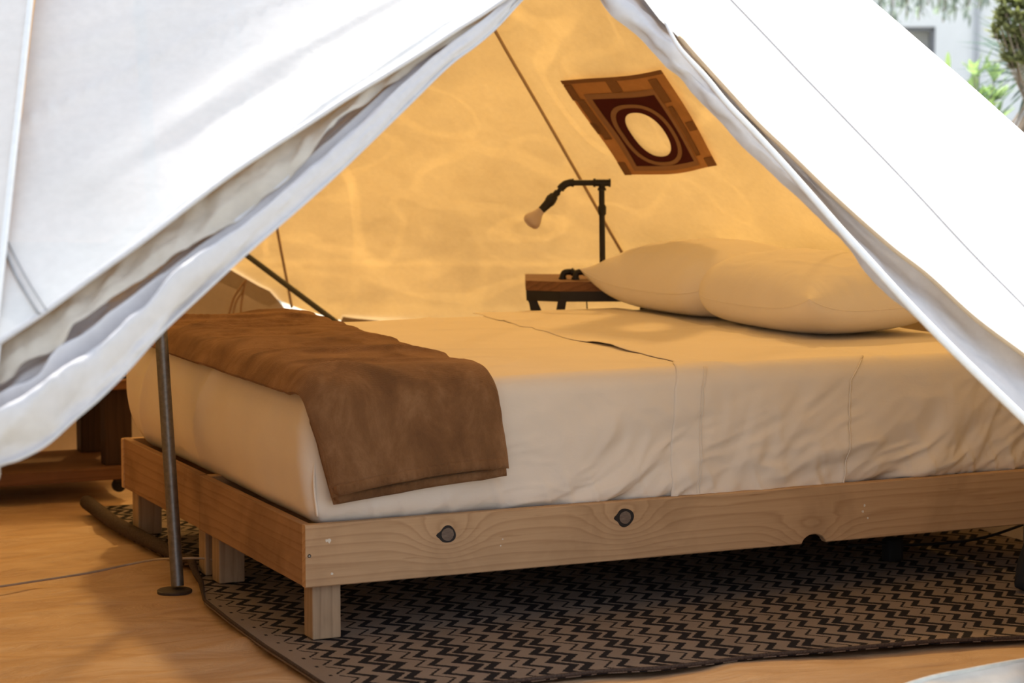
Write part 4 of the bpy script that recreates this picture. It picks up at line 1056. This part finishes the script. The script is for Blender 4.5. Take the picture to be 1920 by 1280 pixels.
def blade(mb, p, q, w, bend, seg=4, side=None):
    p, q = np.array(p), np.array(q); L = np.linalg.norm(q - p); t = (q - p) / L
    s = np.cross(t, [0, 0, 1.0]) if side is None else np.cross(t, side); s = s / (np.linalg.norm(s) + 1e-9)
    v = []
    for k in range(seg + 1):
        u = k / seg; c = p + (q - p) * u + np.array([0, 0, -bend * u * u * L]); ww = w * (math.sin(PI * min(0.98, 0.12 + 0.86 * u)) ** 0.8) / 2
        n = np.cross(s, t) * ww * 0.35
        v += [c - s * ww, c + n, c + s * ww]
    f = []
    for k in range(seg):
        b = 3 * k; f += [(b, b + 1, b + 4, b + 3), (b + 1, b + 2, b + 5, b + 4)]
    mb.add(v, f)
def rvec():
    while True:
        v = np.array([rnd.uniform(-1, 1) for _ in range(3)])
        if 0.1 < v @ v < 1: return v / np.linalg.norm(v)
# bright green shrub
def bush(center, base, rx, rz, n, mat, name, label, cat, ll=0.14, lw=0.04, upw=0.6, nst=14, bark='bark', umin=0.45, sr=0.012):
    e = empty(name, tuple(base), label, cat)
    stems = MB(); lv = MB()
    for k in range(nst):
        d = rvec(); tip = center + d * np.array([rx, rx, rz]) * rnd.uniform(.6, 1.0)
        c = crom(np.array([base + rvec() * 0.03 * np.array([1, 1, 0]), (base + tip) / 2 + rvec() * 0.06, tip]), 14)
        stems.tube(c, np.linspace(sr, 0.003, 14), 6)
        for j in range(n // nst):
            u = rnd.uniform(umin, 1.0); b = c[int(round(u * 13))]; dd = rvec(); dd[2] = abs(dd[2]) * .8 + upw * rnd.uniform(.3, 1); dd /= np.linalg.norm(dd)
            blade(lv, b, b + dd * ll * rnd.uniform(.6, 1.2), lw * rnd.uniform(.7, 1.2), rnd.uniform(0, .3))
    stems.build('stem', bark, e, True)
    tag(lv.build('foliage', mat, e), None, None, None, 'stuff')
    return e
c1 = BP(1808, 160, 11.0); b1 = np.array([c1[0], c1[1], -0.06])
bush(c1 + np.array([0, 0, -0.10]), b1, 0.19, 0.24, 900, 'leaf_lime', 'garden_shrub', 'bright lime green shrub in front of the pale building', 'shrub', 0.14, 0.034, 0.9, 22)
# yucca-like plant at the right edge with dry lower leaves
yc = BP(1952, 122, 10.0); yb = np.array([yc[0], yc[1], -0.06])
yu = empty('yucca_plant', tuple(yb), 'spiky dark yucca with dry drooping leaves at the right edge', 'plant')
MB().tube(np.array([yb, yb + (yc - yb) * .5 + RIGHT * 0.03, yc]), np.array([0.05, 0.045, 0.04]), 10).build('trunk', 'bark', yu, True)
lv = MB(); dr = MB()
for k in range(110):
    d = rvec(); d[2] = d[2] * 0.75 + 0.22; d /= np.linalg.norm(d); blade(lv, yc + d * 0.03 + np.array([0, 0, rnd.uniform(-.07, .05)]), yc + d * rnd.uniform(.26, .42), 0.018, 0.15, 5)
for k in range(120):
    a = rnd.uniform(0, 2 * PI); d = np.array([math.cos(a) * .55, math.sin(a) * .55, -rnd.uniform(.6, 1)]); st = yc + np.array([0, 0, -rnd.uniform(.05, .28)])
    blade(dr, st, st + d * rnd.uniform(.18, .34), 0.018, 0.2, 4)
tag(lv.build('green_leaves', 'leaf_yucca', yu), None, None, None, 'stuff'); tag(dr.build('dry_leaves', 'leaf_dry', yu), None, None, None, 'stuff')
# olive-green bush above the yucca
c2 = BP(1908, 45, 9.6); b2 = np.array([*(c2 + RIGHT * 0.55 + FWD * 0.1)[:2], -0.06])
bush(c2, b2, 0.105, 0.10, 1500, 'leaf_olive', 'olive_bush', 'olive green bushy plant above the yucca at the right edge', 'bush', 0.055, 0.022, 0.3, 30, umin=0.90, sr=0.004)
# hanging tree branch in front of the building
tr0 = BP(1790, -260, 13.2); trb = np.array([tr0[0] + 1.5, tr0[1] + 0.1, -0.06])
tree = empty('garden_tree', tuple(trb), 'grey-green tree with drooping branches over the pale building', 'tree')
MB().tube(crom(np.array([trb, trb + np.array([-.05, 0, 1.2]), (trb + tr0) / 2 + np.array([0, 0, 1.0]), tr0]), 30), np.linspace(0.11, 0.05, 30), 12).build('trunk', 'bark', tree, True)
tw = MB(); lv = MB()
for (x, y1, dd) in ((1650, 30, 0), (1672, 45, .1), (1700, 28, -.1), (1722, 38, 0.2), (1740, 10, 0), (1768, 42, -.2), (1790, 20, .1), (1812, 34, 0), (1836, 14, .2), (1852, 6, 0), (1690, 15, .3), (1760, 18, .3), (1640, 5, .2), (1880, -10, 0), (1905, -12, .1)):
    tip = BP(x, y1, 13.2 + dd); mid_ = BP((x * 2 + 1790) / 3, -130, 13.2 + dd)
    c = crom(np.array([tr0, mid_, BP(x + 6, y1 - 70, 13.2 + dd), tip]), 30); tw.tube(c, np.linspace(0.02, 0.003, 30), 6)
    for j in range(70):
        u = rnd.uniform(.25, 1.0) ** 0.8; b = c[int(u * 29)] + rvec() * 0.02; d = rvec() * .7 + np.array([0, 0, -.6]); d /= np.linalg.norm(d)
        blade(lv, b, b + d * rnd.uniform(.04, .09), 0.015, 0.1, 3)
tw.build('branches', 'bark', tree, True)
tag(lv.build('foliage', 'leaf_grey', tree), None, None, None, 'stuff')

bpy.context.view_layer.update()
